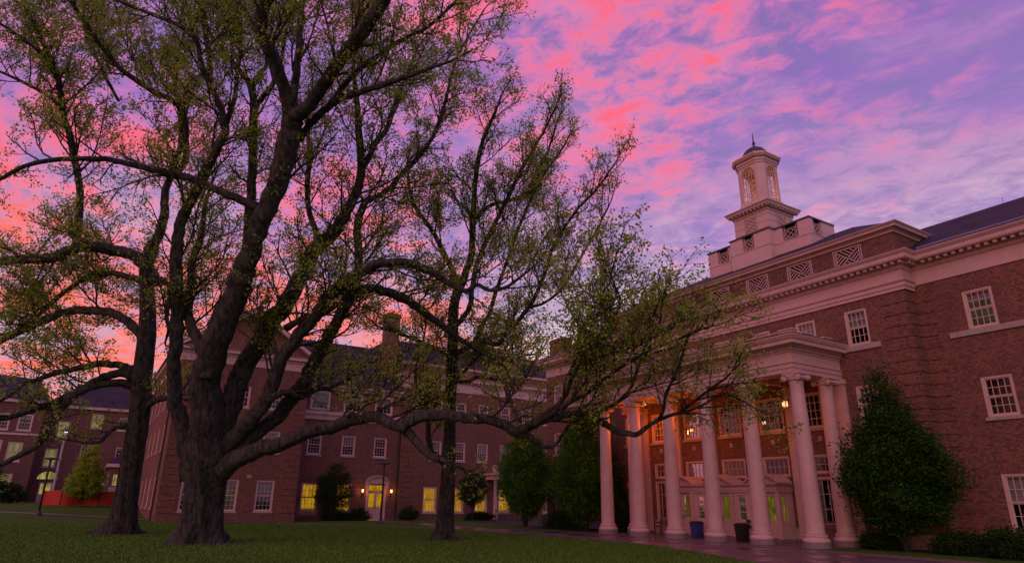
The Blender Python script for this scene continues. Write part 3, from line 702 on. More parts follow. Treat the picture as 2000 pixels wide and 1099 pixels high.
# columns
def column(x, y):
    mb = MB(); H0, H1 = .5, 6.62
    prof = [(.385, H0), (.37, H0 + .06)] + [(.362 - .082 * ((t / 10) ** 1.2), H0 + .1 + (H1 - H0 - .25) * t / 10) for t in range(11)] + [(.295, H1 - .12), (.305, H1 - .08), (.28, H1 - .05), (.28, H1)]
    mb.lathe((x, y, 0), prof, 32); c = mb.build('column', TRIM, por, True)
    b = MB(); b.lathe((x, y, 0), [(.50, .20), (.52, .24), (.52, .30), (.50, .34), (.44, .36), (.42, .40), (.44, .43), (.455, .46), (.44, .49), (.385, .51)], 32); b.build('column_base', TRIM, c, True)
    b = MB()
    n = 16; b.prism([(x + .52 * math.cos(R(22.5 * q + 11)) * 1.02, y + .52 * math.sin(R(22.5 * q + 11)) * 1.02, -.1) for q in range(n)], [(x + .54 * math.cos(R(22.5 * q + 11)), y + .54 * math.sin(R(22.5 * q + 11)), .20) for q in range(n)]); b.build('plinth', GRANITE, c)
    b = MB(); b.box(x - .38, x + .38, y - .38, y + .38, 6.87, 6.95); b.lathe((x, y, 0), [(.31, 6.60), (.36, 6.66), (.36, 6.74), (.30, 6.78), (.30, 6.86)], 24)
    for sx_ in (-1, 1):
        b.box(x + sx_ * .30 - .06 if sx_ > 0 else x - .37, x + .37 if sx_ > 0 else x - .24, y - .34, y + .34, 6.76, 6.86)
    for sy in (-1, 1):                       # volutes: scrolls whose axis runs front to back
        yc = y + sy * .33
        pr = []
        b.tube([(x - .37, yc, 6.72), (x - .2, yc, 6.72), (x, yc, 6.73), (x + .2, yc, 6.72), (x + .37, yc, 6.72)], [.135, .105, .085, .105, .135], 16)
        for sxx in (-1, 1):
            b.tube([(x + sxx * .37, yc, 6.72), (x + sxx * .395, yc, 6.72)], [.10, .085], 14); b.tube([(x + sxx * .39, yc, 6.72), (x + sxx * .41, yc, 6.72)], [.045, .04], 10)
    b.build('capital', TRIM, c)
colY = [MBC + 2.51 * (k - 2.5) for k in range(6)]
for y in colY: column(25.05, y)
for y in (colY[0], colY[-1]): column(27.15, y)
mb = MB()
for y in colY:                              # pilasters on the wall
    wd = .30
    mb.box(MBX - .14, MBX - .002, y - wd, y + wd, .35, 6.75); mb.box(MBX - .19, MBX - .002, y - wd - .06, y + wd + .06, .13, .35); mb.box(MBX - .2, MBX - .002, y - wd - .06, y + wd + .06, 6.75, 6.95)
mb.build('pilaster', TRIM, por)
# lettering
cu = bpy.data.curves.new('t', 'FONT'); cu.body = 'BUSINESS'; cu.size = .285; cu.extrude = .012; cu.space_character = 1.28; cu.align_x = 'CENTER'
to = bpy.data.objects.new('t', cu); C.objects.link(to); bpy.context.view_layer.update()
me = bpy.data.meshes.new_from_object(to.evaluated_get(bpy.context.evaluated_depsgraph_get())); bpy.data.objects.remove(to)
lt = bpy.data.objects.new('lettering', me); me.materials.clear(); me.materials.append(DARKMETAL)
wdt = max(v.co.x for v in me.vertices) - min(v.co.x for v in me.vertices)
for v in me.vertices: x_, y_, z_ = v.co; v.co = Vector((PX - .014 - z_ - MBX, (21.10 - x_ * 1.66 / wdt) - MBC, 7.50 + y_))
C.objects.link(lt); lt.parent = por
# lanterns
def lantern(x, y, z, e, ceil=6.97, k=1.0):
    mb = MB(); mb.box(x - .10 * k, x + .10 * k, y - .10 * k, y + .10 * k, z - .14 * k, z + .12 * k); l = mb.build('hanging_lantern', LAMPG, por)
    f = MB(); g_ = .115 * k; t_ = .012
    for a in (-1, 1):
        for b_ in (-1, 1): f.box(x + a * g_ - t_, x + a * g_ + t_, y + b_ * g_ - t_, y + b_ * g_ + t_, z - .18 * k, z + .16 * k)
    w1, w2 = .16 * k, .03 * k
    f.prism([(x - w1, y - w1, z + .16 * k), (x + w1, y - w1, z + .16 * k), (x + w1, y + w1, z + .16 * k), (x - w1, y + w1, z + .16 * k)], [(x - w2, y - w2, z + .32 * k), (x + w2, y - w2, z + .32 * k), (x + w2, y + w2, z + .32 * k), (x - w2, y + w2, z + .32 * k)])
    f.box(x - .13 * k, x + .13 * k, y - .13 * k, y + .13 * k, z - .21 * k, z - .18 * k); f.tube([(x, y, z + .3 * k), (x, y, ceil)], .012, 5); f.build('lantern_frame', DARKMETAL, l)
    d = bpy.data.lights.new('lantern_light', 'POINT'); d.energy = e; d.color = (1, .17, .012); d.shadow_soft_size = .14
    o = bpy.data.objects.new('lantern_light', d); C.objects.link(o); o.location = (x - .0, y, z - .32)
lantern(25.9, 18.05, 5.86, 11, k=.85); lantern(27.3, 20.3, 5.33, 6, k=.6); lantern(26.9, 24.5, 5.3, 7, k=.6)
for x, y, e in ((25.72, 28.62, 40), (25.72, 26.1, 40), (25.72, 23.6, 32), (27.5, 28.5, 16)):  # added ceiling fittings; free point lights below them throw orange glow on columns
    mb = MB(); mb.lathe((x, y, 7.10), [(.0, 0), (.09, .02), (.12, .10), (.13, .15)], 12); mb.build('added_ceiling_light', LAMPG, por)
    d = bpy.data.lights.new('added_column_glow', 'POINT'); d.energy = e; d.color = (1, .17, .012); d.shadow_soft_size = .12
    o = bpy.data.objects.new('added_column_glow', d); C.objects.link(o); o.location = (x + .1, y - .1, 5.75)
mb = MB(); mb.box(MBX - .28, MBX - .10, 24.35, 24.6, 9.6, 9.72); fl = mb.build('flood_lamp', LAMPG, hall)
mb = MB(); mb.box(MBX - .32, MBX - .002, 24.3, 24.65, 9.72, 9.8); mb.build('lamp_hood', DARKMETAL, fl)
d = bpy.data.lights.new('flood_light', 'POINT'); d.energy = 9; d.color = (1, .55, .2); d.shadow_soft_size = .06; o = bpy.data.objects.new('flood_light', d); C.objects.link(o); o.location = (MBX - .36, 24.48, 9.5)
# ---------------- entrance vestibule
VX, V0, V1 = 27.0, 19.85, 26.29
FV = Face('X', VX)
ves = MB(); ves.box(26.6, MBX - .02, V0 - .25, V1 + .25, -.1, .13); ves = ves.build('entrance_step', GRANITE, hall)
vb = [20.50, 23.07, 25.64]; vh = []
for y in vb: vh.append((y - .60, y + .60, .13, 2.14))
for y in (21.785, 24.355): vh.append((y - .22, y + .22, .88, 2.02))
wv = wall(FV, 'vestibule', hall, V0, V1, .13, 2.5, vh, TRIM, .12)
FS = Face('Y', V0)
wall(FS, 'vestibule_side', wv, VX, MBX - .003, .13, 2.5, [(27.38, 27.72, .88, 2.02)], TRIM, .1)
mb = MB(); mb.add([(VX, V1, .13), (MBX - .003, V1, .13), (MBX - .003, V1, 2.5), (VX, V1, 2.5)], [(0, 1, 2, 3)]); mb.build('vestibule_side', TRIM, wv)
mb = MB()
for y in vb:
    for s_ in (-1, 1): FV.box(mb, y + s_ * .72 - .085, y + s_ * .72 + .085, 0, .05, .14, 2.16); FV.box(mb, y + s_ * .72 - .105, y + s_ * .72 + .105, 0, .07, .14, .3)
mb.sweep([(MBX - .004, V0), (VX, V0), (VX, V1), (MBX - .004, V1)], [(0, 2.16), (.06, 2.16), (.06, 2.24), (.08, 2.26), (.08, 2.40), (.14, 2.43), (.20, 2.50), (.20, 2.53), (-.3, 2.56)]); mb.build('vestibule_cornice', TRIM, wv)
for i, y in enumerate(vb):                  # pediments: arched, triangular, arched, carried back to the wall as vaults
    if i == 1: pts = [(y - .92, 2.54), (y, 2.95), (y + .92, 2.54)]
    else: pts = [(y + .92 * math.sin(t) / math.sin(.95), 2.54 + (math.cos(t) - math.cos(.95)) / (1 - math.cos(.95)) * .38) for t in [-.95 + 1.9 * q / 12 for q in range(13)]]
    m2 = MB(); m2.prism([(VX - .05, a, b) for a, b in pts], [(MBX - .3, a, b) for a, b in pts]); pd = m2.build('pediment', TRIM, wv)
    m3 = MB()
    for p, q in zip(pts, pts[1:]): m3.prism([(VX - .22, p[0], p[1]), (VX - .22, q[0], q[1]), (VX - .22, q[0], q[1] + .075), (VX - .22, p[0], p[1] + .075)], [(MBX - .31, p[0], p[1]), (MBX - .31, q[0], q[1]), (MBX - .31, q[0], q[1] + .075), (MBX - .31, p[0], p[1] + .075)])
    m3.build('raking_moulding', TRIM, pd)
    for s_ in (-1, 1):
        d0, d1 = (y - .59, y - .01) if s_ < 0 else (y + .01, y + .59); dm = MB()
        FV.box(dm, d0, d0 + .09, -.10, -.05, .15, 2.12); FV.box(dm, d1 - .09, d1, -.10, -.05, .15, 2.12)
        for a, b in ((.15, .33), (.82, .95), (2.0, 2.12)): FV.box(dm, d0 + .09, d1 - .09, -.10, -.05, a, b)
        FV.box(dm, d0 + .09, d1 - .09, -.085, -.065, .33, .82); dr = dm.build('door', TRIMW, wv)
        g = MB(); FV.quad(g, d0 + .09, d1 - .09, -.075, .95, 2.0); g.build('pane', GLASS, dr)
        hx = d1 - .05 if s_ < 0 else d0 + .05
        h_ = MB(); h_.tube([FV.p(hx, -.02, .88), FV.p(hx, -.02, 1.06)], .014, 6); h_.bar(FV.p(hx, -.05, .90), FV.p(hx, -.02, .90), .02); h_.bar(FV.p(hx, -.05, 1.04), FV.p(hx, -.02, 1.04), .02); h_.build('handle', DARKMETAL, dr)
    l = MB(); FV.box(l, y - .6, y + .6, -.17, -.14, .2, 2.1); l.build('lit_curtain', LITG if i < 2 else LITG, wv)
for y in (21.785, 24.355):
    mb = MB(); F = FV
    for a, b in ((y - .22, y - .17), (y + .17, y + .22)): F.box(mb, a, b, -.08, -.03, .88, 2.02)
    for z in (.88, 1.24, 1.62, 1.97): F.box(mb, y - .17, y + .17, -.08, -.035, z, z + .045)
    sd = mb.build('sidelight', TRIMW, wv); g = MB(); F.quad(g, y - .17, y + .17, -.06, .93, 1.97); g.build('pane', GLASS, sd)
    l = MB(); F.box(l, y - .215, y + .215, -.17, -.14, .89, 2.01); l.build('lit_curtain', LITD, wv)
mb = MB()
for a, b in ((27.38, 27.42), (27.68, 27.72)): FS.box(mb, a, b, -.08, -.03, .88, 2.02)
for z in (.88, 1.24, 1.62, 1.97): FS.box(mb, 27.42, 27.68, -.08, -.035, z, z + .045)
sd = mb.build('sidelight', TRIMW, wv); g = MB(); FS.quad(g, 27.42, 27.68, -.06, .93, 1.97); g.build('pane', GLASS, sd)
l = MB(); FS.box(l, 27.385, 27.715, -.14, -.12, .89, 2.01); l.build('lit_curtain', LITG, wv)
mb = MB()                                    # wall-mounted fire department inlets
for z in (.86, .62): mb.tube([FV.p(21.45, .0, z), FV.p(21.45, .12, z)], .065, 12); mb.tube([FV.p(21.45, .10, z), FV.p(21.45, .16, z)], .085, 12)
mb.build('fire_inlet', DARKMETAL, wv)
mb = MB(); FV.box(mb, 23.70 - .1, 23.70 - .02, -.064, -.058, 1.0, 1.12); mb.build('door_notice', TRIM, wv)

# ================================================================== REAR BUILDING (gabled wing + long range)
back = thing('academic_building', (14.3, 56, 0), 'long red brick academic building with gabled end wing and yellow lit ground floor windows', 'building')
YB, YG, YS = 56.0, 53.2, 55.75
FG, F1, F2 = Face('Y', YG), Face('Y', YB), Face('Y', YS)
GX0, GX1 = 4.85, 14.3
FSd = Face('X', GX0)
for i, x in enumerate((6.85, 9.38, 11.95)):
    window(FG, back, x, 1.3, .74, 2.94, cols=4, rows=3, room='dim' if i == 1 else 'dark', blind=(.3, .2, .6)[i]); window(FG, back, x, 1.25, 4.95, 6.55, blind=.3, rows=3); window(FG, back, x, 1.2, 8.2, 9.8)
mb = MB(); FG.box(mb, 10.5, 10.85, -.02, .03, 3.1, 3.3); mb.build('stone_plaque', STONE, back)
for y in (57.6, 61.4, 65.2, 69.0, 72.8, 76.6):
    window(FSd, back, y, 1.3, .9, 3.1, arch=False, room='dark', blind=.5, fw=.16); window(FSd, back, y, 1.3, 5.0, 7.0, arch=False, fw=.16, blind=.5); window(FSd, back, y, 1.2, 8.4, 9.9, arch=False, fw=.16)
wall(FG, 'gable_wing_wall', back, GX0, GX1, -.5, 12.4, holes(FG))
wall(FSd, 'gable_wing_side', back, YG, 80, -.5, 12.4, holes(FSd))
mb = MB(); mb.add([(GX1, YG, -.5), (GX1, YB, -.5), (GX1, YB, 12.4), (GX1, YG, 12.4)], [(0, 1, 2, 3)]); mb.build('gable_wing_side', BRICK, back); mb = MB(); mb.add([(GX0, 80, -.5), (GX1, 80, -.5), (GX1, 80, 12.4), (GX0, 80, 12.4)], [(0, 1, 2, 3)]); mb.build('gable_wing_side', BRICK, back); mb = MB()
gc = (GX0 + GX1) / 2
mb.prism([(GX0 - .1, YG + .0, 12.4), (GX1 + .1, YG + .0, 12.4), (gc, YG + .0, 15.6)], [(GX0 - .1, YG + .3, 12.4), (GX1 + .1, YG + .3, 12.4), (gc, YG + .3, 15.6)]); mb.build('gable', BRICK, back)
mb = MB(); mb.sweep([(GX1, YB), (GX1, YG), (GX0, YG), (GX0, 80)], [(0, 11.35), (.05, 11.35), (.05, 11.9), (.12, 11.95), (.12, 12.1), (.4, 12.15), (.4, 12.35), (.5, 12.45), (0, 12.5)]); mb.build('gable_cornice', TRIM, back)
mb = MB(); ov = .45
for s_ in (-1, 1):
    e = gc + s_ * ((GX1 - GX0) / 2 + .55); sl = (16.0 - 12.45) / ((GX1 - GX0) / 2 + .55)
    mb.prism([(e, YG - ov, 12.45), (gc, YG - ov, 16.0), (gc, YG - ov, 15.62), (e, YG - ov, 12.07 + .1)], [(e, YG + .02, 12.45), (gc, YG + .02, 16.0), (gc, YG + .02, 15.62), (e, YG + .02, 12.17)])
mb.build('raking_cornice', TRIM, back)
mb = MB(); e0, e1 = GX0 - .6, GX1 + .6
mb.prism([(e0, YG - .5, 12.48), (gc, YG - .5, 16.1), (e1, YG - .5, 12.48), (gc, YG - .5, 16.02)], [(e0, 80.3, 12.48), (gc, 80.3, 16.1), (e1, 80.3, 12.48), (gc, 80.3, 16.02)])
mb.build('gable_roof', SLATE, back)
quoins(FG, 'quoin', back, GX0, GX0 + 1.15, .6, 11.3, step=.43, avoid=holes(FG)); quoins(FG, 'quoin', back, GX1 - 1.1, GX1, .6, 11.3, step=.43, avoid=holes(FG))
mb = MB(); FG.box(mb, GX0 - .06, GX1 + .06, -.1, .06, -.5, .55); mb.build('brick_plinth', BRICK, back)
for y in (55.2, 79.2, 74.7):
    mb = MB(); mb.tube([(GX0 - .10, y, -.2), (GX0 - .10, y, 11.4)], .07, 8); mb.box(GX0 - .2, GX0 - .003, y - .13, y + .13, 11.2, 11.45); mb.build('downpipe', DARKMETAL, back)
# middle section with the lit door
X1, X2, X3 = 14.3, 23.75, 44.0
for x in (16.1, 18.96): window(F1, back, x, 1.36, .68, 2.92, cols=4, rows=2, room='lit', mw=.035)
for i, x in enumerate((16.1, 19.03, 21.92)): window(F1, back, x, 1.18, 5.17, 6.83, rows=3, blind=(.2, .5, .1)[i])
dc = 21.84
HOLES[('Y', YB)].append((dc - .72, dc + .72, 0, 2.96))
for x in (16.25, 19.15, 22.0): window(F1, back, x, 1.7, 8.85, 10.45, cols=4, rows=2, arch=False, sill=False, fw=.16, blind=.6)
wall(F1, 'middle_wall', back, X1, X2, -.3, 10.6, holes(F1))
mb = MB(); F1.box(mb, X1, X2 - .02, -.02, .10, 8.04, 8.45); F1.box(mb, X1, X2 - .02, -.02, .25, 8.45, 8.74); F1.box(mb, X1, X2 - .02, -.02, .12, 10.6, 10.85); F1.box(mb, X1, X2 - .02, -.02, .35, 10.85, 11.1); mb.build('band_cornice', TRIM, back)
mb = MB(); mb.prism([(X1 - .3, YB - .45, 11.05), (X1 - .3, 60.2, 15.7), (X1 - .3, 64.8, 11.05)], [(X2 + .5, YB - .45, 11.05), (X2 + .5, 60.2, 15.7), (X2 + .5, 64.8, 11.05)]); mb.build('middle_roof', SLATE, back)
mb = MB(); mb.tube([(X2 - .12, YB - .14, 0), (X2 - .12, YB - .14, 8.0)], .085, 8); mb.box(X2 - .27, X2 + .02, YB - .28, YB - .003, 7.7, 8.03); mb.build('downpipe', DARKMETAL, back)
mb = MB(); mb.box(22.2, 23.5, 57.2, 58.3, 10.5, 18.3); mb.box(22.1, 23.6, 57.1, 58.4, 18.3, 18.5); mb.box(22.15, 23.55, 57.15, 58.35, 18.5, 18.7); mb.build('chimney', BRICK_F, back)
# door
mb = MB()
for s_ in (-1, 1): F1.box(mb, dc + s_ * .80 - .10, dc + s_ * .80 + .10, -.1, .08, 0, 2.96); F1.box(mb, dc + s_ * .86 - .13, dc + s_ * .86 + .13, 0, .26, 2.62, 2.96)
F1.box(mb, dc - .70, dc + .70, -.12, -.02, 2.28, 2.42); F1.box(mb, dc - .70, dc + .70, -.12, -.02, 2.82, 2.96)
F1.box(mb, dc - 1.05, dc + 1.05, 0, .3, 2.96, 3.06)
sur = mb.build('door_surround', TRIM, back)
pts = [(dc + 1.03 * math.sin(t) / math.sin(1.05), 3.06 + (math.cos(t) - math.cos(1.05)) / (1 - math.cos(1.05)) * .48) for t in [-1.05 + 2.1 * q / 14 for q in range(15)]]
mb = MB(); mb.prism([F1.p(a, .16, b) for a, b in pts], [F1.p(a, 0, b) for a, b in pts]); mb.build('pediment', TRIM, sur)
mb = MB()
for p, q in zip(pts, pts[1:]): mb.prism([F1.p(p[0], .34, p[1]), F1.p(q[0], .34, q[1]), F1.p(q[0], .34, q[1] + .1), F1.p(p[0], .34, p[1] + .1)], [F1.p(p[0], 0, p[1]), F1.p(q[0], 0, q[1]), F1.p(q[0], 0, q[1] + .1), F1.p(p[0], 0, p[1] + .1)])
mb.build('arched_hood', TRIM, sur)
for s_ in (-1, 1):
    a, b = (dc - .70, dc - .01) if s_ < 0 else (dc + .01, dc + .70); mb = MB()
    F1.box(mb, a, a + .1, -.12, -.06, .03, 2.28); F1.box(mb, b - .1, b, -.12, -.06, .03, 2.28)
    for c, d in ((.03, .2), (.55, .62), (.92, 1.06), (2.16, 2.28)): F1.box(mb, a + .1, b - .1, -.12, -.06, c, d)
    F1.box(mb, a + .1, b - .1, -.11, -.08, .2, .92); d_ = mb.build('door', TRIMW, back)
    g = MB(); F1.quad(g, a + .1, b - .1, -.09, 1.06, 2.16); g.build('pane', GLASS, d_)
    h_ = MB(); hx = b - .05 if s_ < 0 else a + .05; h_.tube([F1.p(hx, -.02, .95), F1.p(hx, -.02, 1.15)], .016, 6); h_.build('handle', DARKMETAL, d_)
mb = MB(); F1.box(mb, dc - .8, dc + .8, -.62, -.56, 0, 2.96); mb.build('lit_room', LITW, back)
g = MB(); F1.quad(g, dc - .7, dc + .7, -.07, 2.42, 2.82); g.build('pane', GLASS, sur)
for x in (dc - 1.28, dc + 1.32):
    mb = MB(); mb.lathe((x, YB - .17, 2.22), [(.05, 0), (.085, .08), (.10, .26), (.0, .27)], 12); l = mb.build('wall_lamp', LAMPG, back)
    mb = MB(); mb.bar((x, YB - .003, 2.12), (x, YB - .17, 2.12), .04); mb.lathe((x, YB - .17, 2.0), [(.02, 0), (.06, .1), (.06, .215), (.0, .216)], 10); mb.build('lamp_bracket', DARKMETAL, l)
    d = bpy.data.lights.new('wall_lamp_light', 'POINT'); d.energy = 9; d.color = (1, .35, .08); d.shadow_soft_size = .08; o = bpy.data.objects.new('wall_lamp_light', d); C.objects.link(o); o.location = (x, YB - .36, 2.35)
# right section
xs = (26.85, 29.62, 32.15, 34.72, 37.3, 39.9)
for i, x in enumerate(xs): window(F2, back, x, 1.36, .62, 2.82, cols=4, rows=2, room='lit' if i < 4 else 'dim', mw=.035)
for i, x in enumerate((27.2, 29.72, 32.2, 34.75, 37.3, 39.9)): window(F2, back, x, 1.16, 5.15, 6.85, rows=3, blind=.5); window(F2, back, x, 1.1, 9.1, 10.55, rows=2)
wall(F2, 'right_wall', back, X2, X3, -.3, 11.5, holes(F2))
mb = MB(); mb.add([(X2, YS, -.3), (X2, YB + 6, -.3), (X2, YB + 6, 13.8), (X2, YS, 13.8)], [(0, 1, 2, 3)]); mb.build('side_wall', BRICK, back); mb = MB(); mb.add([(X3, YS, -.3), (X3, 70, -.3), (X3, 70, 13.8), (X3, YS, 13.8)], [(0, 1, 2, 3)]); mb.build('side_wall', BRICK, back); mb = MB(); F2.box(mb, X2, X3, -.3, 0, 13.05, 13.7); mb.build('parapet_wall', BRICK, back)
quoins(F2, 'quoin', back, X2, X2 + 1.3, .6, 11.2, step=.43, avoid=holes(F2))
mb = MB(); mb.sweep([(X3, YS), (X2, YS), (X2, YB + 4)], [(0, 11.5), (.05, 11.5), (.05, 12.3), (.1, 12.35), (.1, 12.5), (.38, 12.55), (.38, 12.8), (.5, 12.95), (0, 13.05)])
x = X2
while x < X3: F2.box(mb, x, x + .14, .1, .32, 12.38, 12.54); x += .4
mb.build('entablature', TRIM, back)
mb = MB(); F2.box(mb, X2 - .05, X3, -.32, .06, 13.7, 13.9); mb.build('parapet_coping', TRIM, back)
mb = MB(); mb.prism([(X2 - .2, YS + .3, 13.3), (X2 - .2, 60.0, 16.8), (X2 - .2, 66, 16.8), (X2 - .2, 70, 13.3)], [(X3, YS + .3, 13.3), (X3, 60.0, 16.8), (X3, 66, 16.8), (X3, 70, 13.3)]); mb.build('right_roof', SLATE, back)
mb = MB(); mb.box(26, X3, 60.2, 60.4, 17.5, 17.6)
x = 26
while x < X3:
    mb.box(x, x + .28, 60.15, 60.45, 16.75, 17.5)
    mb.bar((x + .3, 60.3, 16.85), (x + 1.9, 60.3, 17.48), .05); mb.bar((x + .3, 60.3, 17.48), (x + 1.9, 60.3, 16.85), .05); x += 1.95
mb.build('roof_balustrade', TRIM, back)
# small columned porch on the right section
mb = MB(); mb.box(32.6, 36.2, 54.1, YS - .01, 3.55, 3.95); mb.box(32.4, 36.4, 53.9, YS - .012, 3.95, 4.12)
mb.box(32.6, 36.2, 54.1, YS - .011, 4.12, 4.14)
pc = mb.build('porch', TRIM, back)
mb = MB()
for x in (32.6, 35.7): mb.box(x, x + .5, 54.1, 54.5, 4.12, 4.85)
mb.box(33.1, 35.7, 54.2, 54.35, 4.68, 4.78)
for q in range(12): mb.box(33.2 + q * .21, 33.26 + q * .21, 54.22, 54.3, 4.14, 4.68)
mb.build('porch_balustrade', TRIM, pc)
for x in (32.95, 35.85):
    mb = MB(); mb.lathe((x, 54.45, 0), [(.26, 0), (.26, .12), (.20, .2), (.19, 1.5), (.16, 3.3), (.22, 3.4), (.22, 3.55)], 18); mb.build('porch_column', TRIM, pc, True)
mb = MB(); mb.box(X1 + .3, X2 + .2, YB + 1.3, YB + 1.4, -.2, 10.5); mb.box(X2 + .3, X3 - .3, YS + 1.3, YS + 1.4, -.2, 11.4); mb.box(GX0 + .7, GX1 - .2, YG + 1.3, YG + 1.4, -.2, 12.3); mb.box(GX0 + 1.3, GX0 + 1.4, YG + 1.5, 79.8, -.2, 12.3)
for z in (4.2, 7.6): mb.box(X1 + .3, X2, YB + .3, YB + 1.3, z, z + .1); mb.box(X2 + .3, X3 - .3, YS + .3, YS + 1.3, z, z + .1); mb.box(GX0 + .7, GX1 - .2, YG + .3, YG + 1.3, z, z + .1)
mb.build('interior', DARKIN, back)

# ================================================================== FAR LEFT BUILDINGS
ZF = .9
far = thing('hall_building', (-6, 105, ZF), 'distant three storey brick hall with hipped slate roofs behind the orange fence', 'building')
FF, FF2 = Face('Y', 105.0), Face('Y', 102.0)
for x, z0, z1, rm in ((.7, 10.3, 12.2, 'far'), (3.9, 10.2, 11.9, 'dark'), (-2.9, 8.7, 11.0, 'far'), (-3.6, 5.2, 7.5, 'far'), (3.3, 3.0, 4.3, 'far'), (.2, 6.4, 8.2, 'dark'), (4.2, 6.4, 8.0, 'dark'), (7.6, 10.2, 11.9, 'dark'), (7.6, 6.4, 8.0, 'dark')):
    window(FF, far, x, 1.35, z0, z1, room=rm, arch=False, rows=2, blind=.2 if rm == 'dark' else 0)
HOLES[('Y', 105.0)].append((-4.1, -2.7, ZF, 3.3))
wall(FF, 'right_wall', far, -5.2, 22, -.5, 12.7, holes(FF), BRICK_F)
for x, z0, z1, rm in ((-7.3, 5.6, 7.9, 'far'), (-9.4, 5.9, 8.1, 'dark'), (-11.6, 6.2, 8.4, 'far'), (-13.8, 6.2, 8.4, 'far'), (-6.9, 9.3, 11.3, 'dark'), (-9.2, 9.3, 11.3, 'dark'), (-11.6, 9.3, 11.3, 'dark'), (-7.6, 1.9, 4.2, 'far'), (-10.2, 1.9, 4.2, 'dark'), (-13.0, 1.9, 4.2, 'dark')):
    window(FF2, far, x, 1.5, z0, z1, room=rm, arch=False, rows=2, fw=.16, blind=.25 if rm == 'dark' else 0)
wall(FF2, 'left_wall', far, -22, -5.2, -.5, 12.7, holes(FF2), BRICK_F)
mb = MB(); mb.add([(-5.2, 102, -.5), (-5.2, 105, -.5), (-5.2, 105, 12.7), (-5.2, 102, 12.7)], [(0, 1, 2, 3)]); mb.add([(22, 105, -.5), (22, 116, -.5), (22, 116, 12.7), (22, 105, 12.7)], [(0, 1, 2, 3)]); mb.box(-22.2, -21.9, 102.1, 116, -.5, 12.7); mb.build('side_wall', BRICK_F, far)
mb = MB(); FF.box(mb, -5.1, 22.2, -.02, .3, 12.7, 13.15); FF2.box(mb, -22.2, -5.0, -.02, .3, 12.7, 13.15); FF2.box(mb, -22, -5.2, -.02, .1, 8.75, 9.0); mb.build('eaves_cornice', TRIM, far)
mb = MB()
mb.add([(-4.8, 104.6, 13.1), (22.4, 104.6, 13.1), (22.4, 116, 13.1), (-4.8, 116, 13.1), (-.6, 109.5, 17.3), (18, 109.5, 17.3)], [(0, 1, 5, 4), (1, 2, 5), (2, 3, 4, 5), (3, 0, 4), (0, 3, 2, 1)])
mb.add([(-22.4, 101.6, 13.12), (-4.9, 101.6, 13.12), (-4.9, 115, 13.12), (-22.4, 115, 13.12), (-18, 107, 17.0), (-6.6, 107, 16.4)], [(0, 1, 5, 4), (1, 2, 5), (2, 3, 4, 5), (3, 0, 4), (0, 3, 2, 1)])
mb.build('roof', SLATE, far)
mb = MB(); FF.box(mb, -4.1, -3.95, -.12, .05, ZF, 3.3); FF.box(mb, -2.85, -2.7, -.12, .05, ZF, 3.3); FF.box(mb, -3.95, -2.85, -.12, .05, 3.15, 3.3); FF.box(mb, -3.95, -2.85, -.1, -.05, ZF, 1.9)
fd = mb.build('door', TRIMW, far); g = MB(); FF.quad(g, -3.95, -2.85, -.06, 1.9, 3.15); g.build('pane', LITF, fd)
mb = MB(); arc = [(-3.4 + 1.1 * math.cos(math.pi * q / 10), 3.7 + .95 * math.sin(math.pi * q / 10)) for q in range(11)]
mb.prism([FF.p(a, .06, b) for a, b in arc], [FF.p(a, 0, b) for a, b in arc]); mb.build('fanlight', LITF, far)
mb = MB(); mb.box(3.0, 9.0, 98.5, 104.99, ZF, 5.2); lw = mb.build('entrance_lobby', BRICK_F, far)
mb = MB(); mb.box(2.7, 9.3, 98.2, 104.985, 5.2, 5.6); mb.box(3.0, 3.1, 98.4, 98.49, 3.0, 4.4); mb.build('lobby_cornice', TRIM, lw)
mb = MB(); mb.prism([(2.7, 98.2, 5.6), (9.3, 98.2, 5.6), (7.5, 101, 7.6), (4.5, 101, 7.6)], [(2.7, 104.98, 5.6), (9.3, 104.98, 5.6), (7.5, 104.98, 7.6), (4.5, 104.98, 7.6)]); mb.build('lobby_roof', SLATE, lw)
mb = MB(); mb.box(3.6, 5.0, 98.44, 98.498, 3.0, 4.3); mb.build('lobby_window', LITF, lw)
mb = MB(); mb.box(-21.8, 21.8, 107, 107.1, -.4, 12.6); mb.build('interior', DARKIN, far)
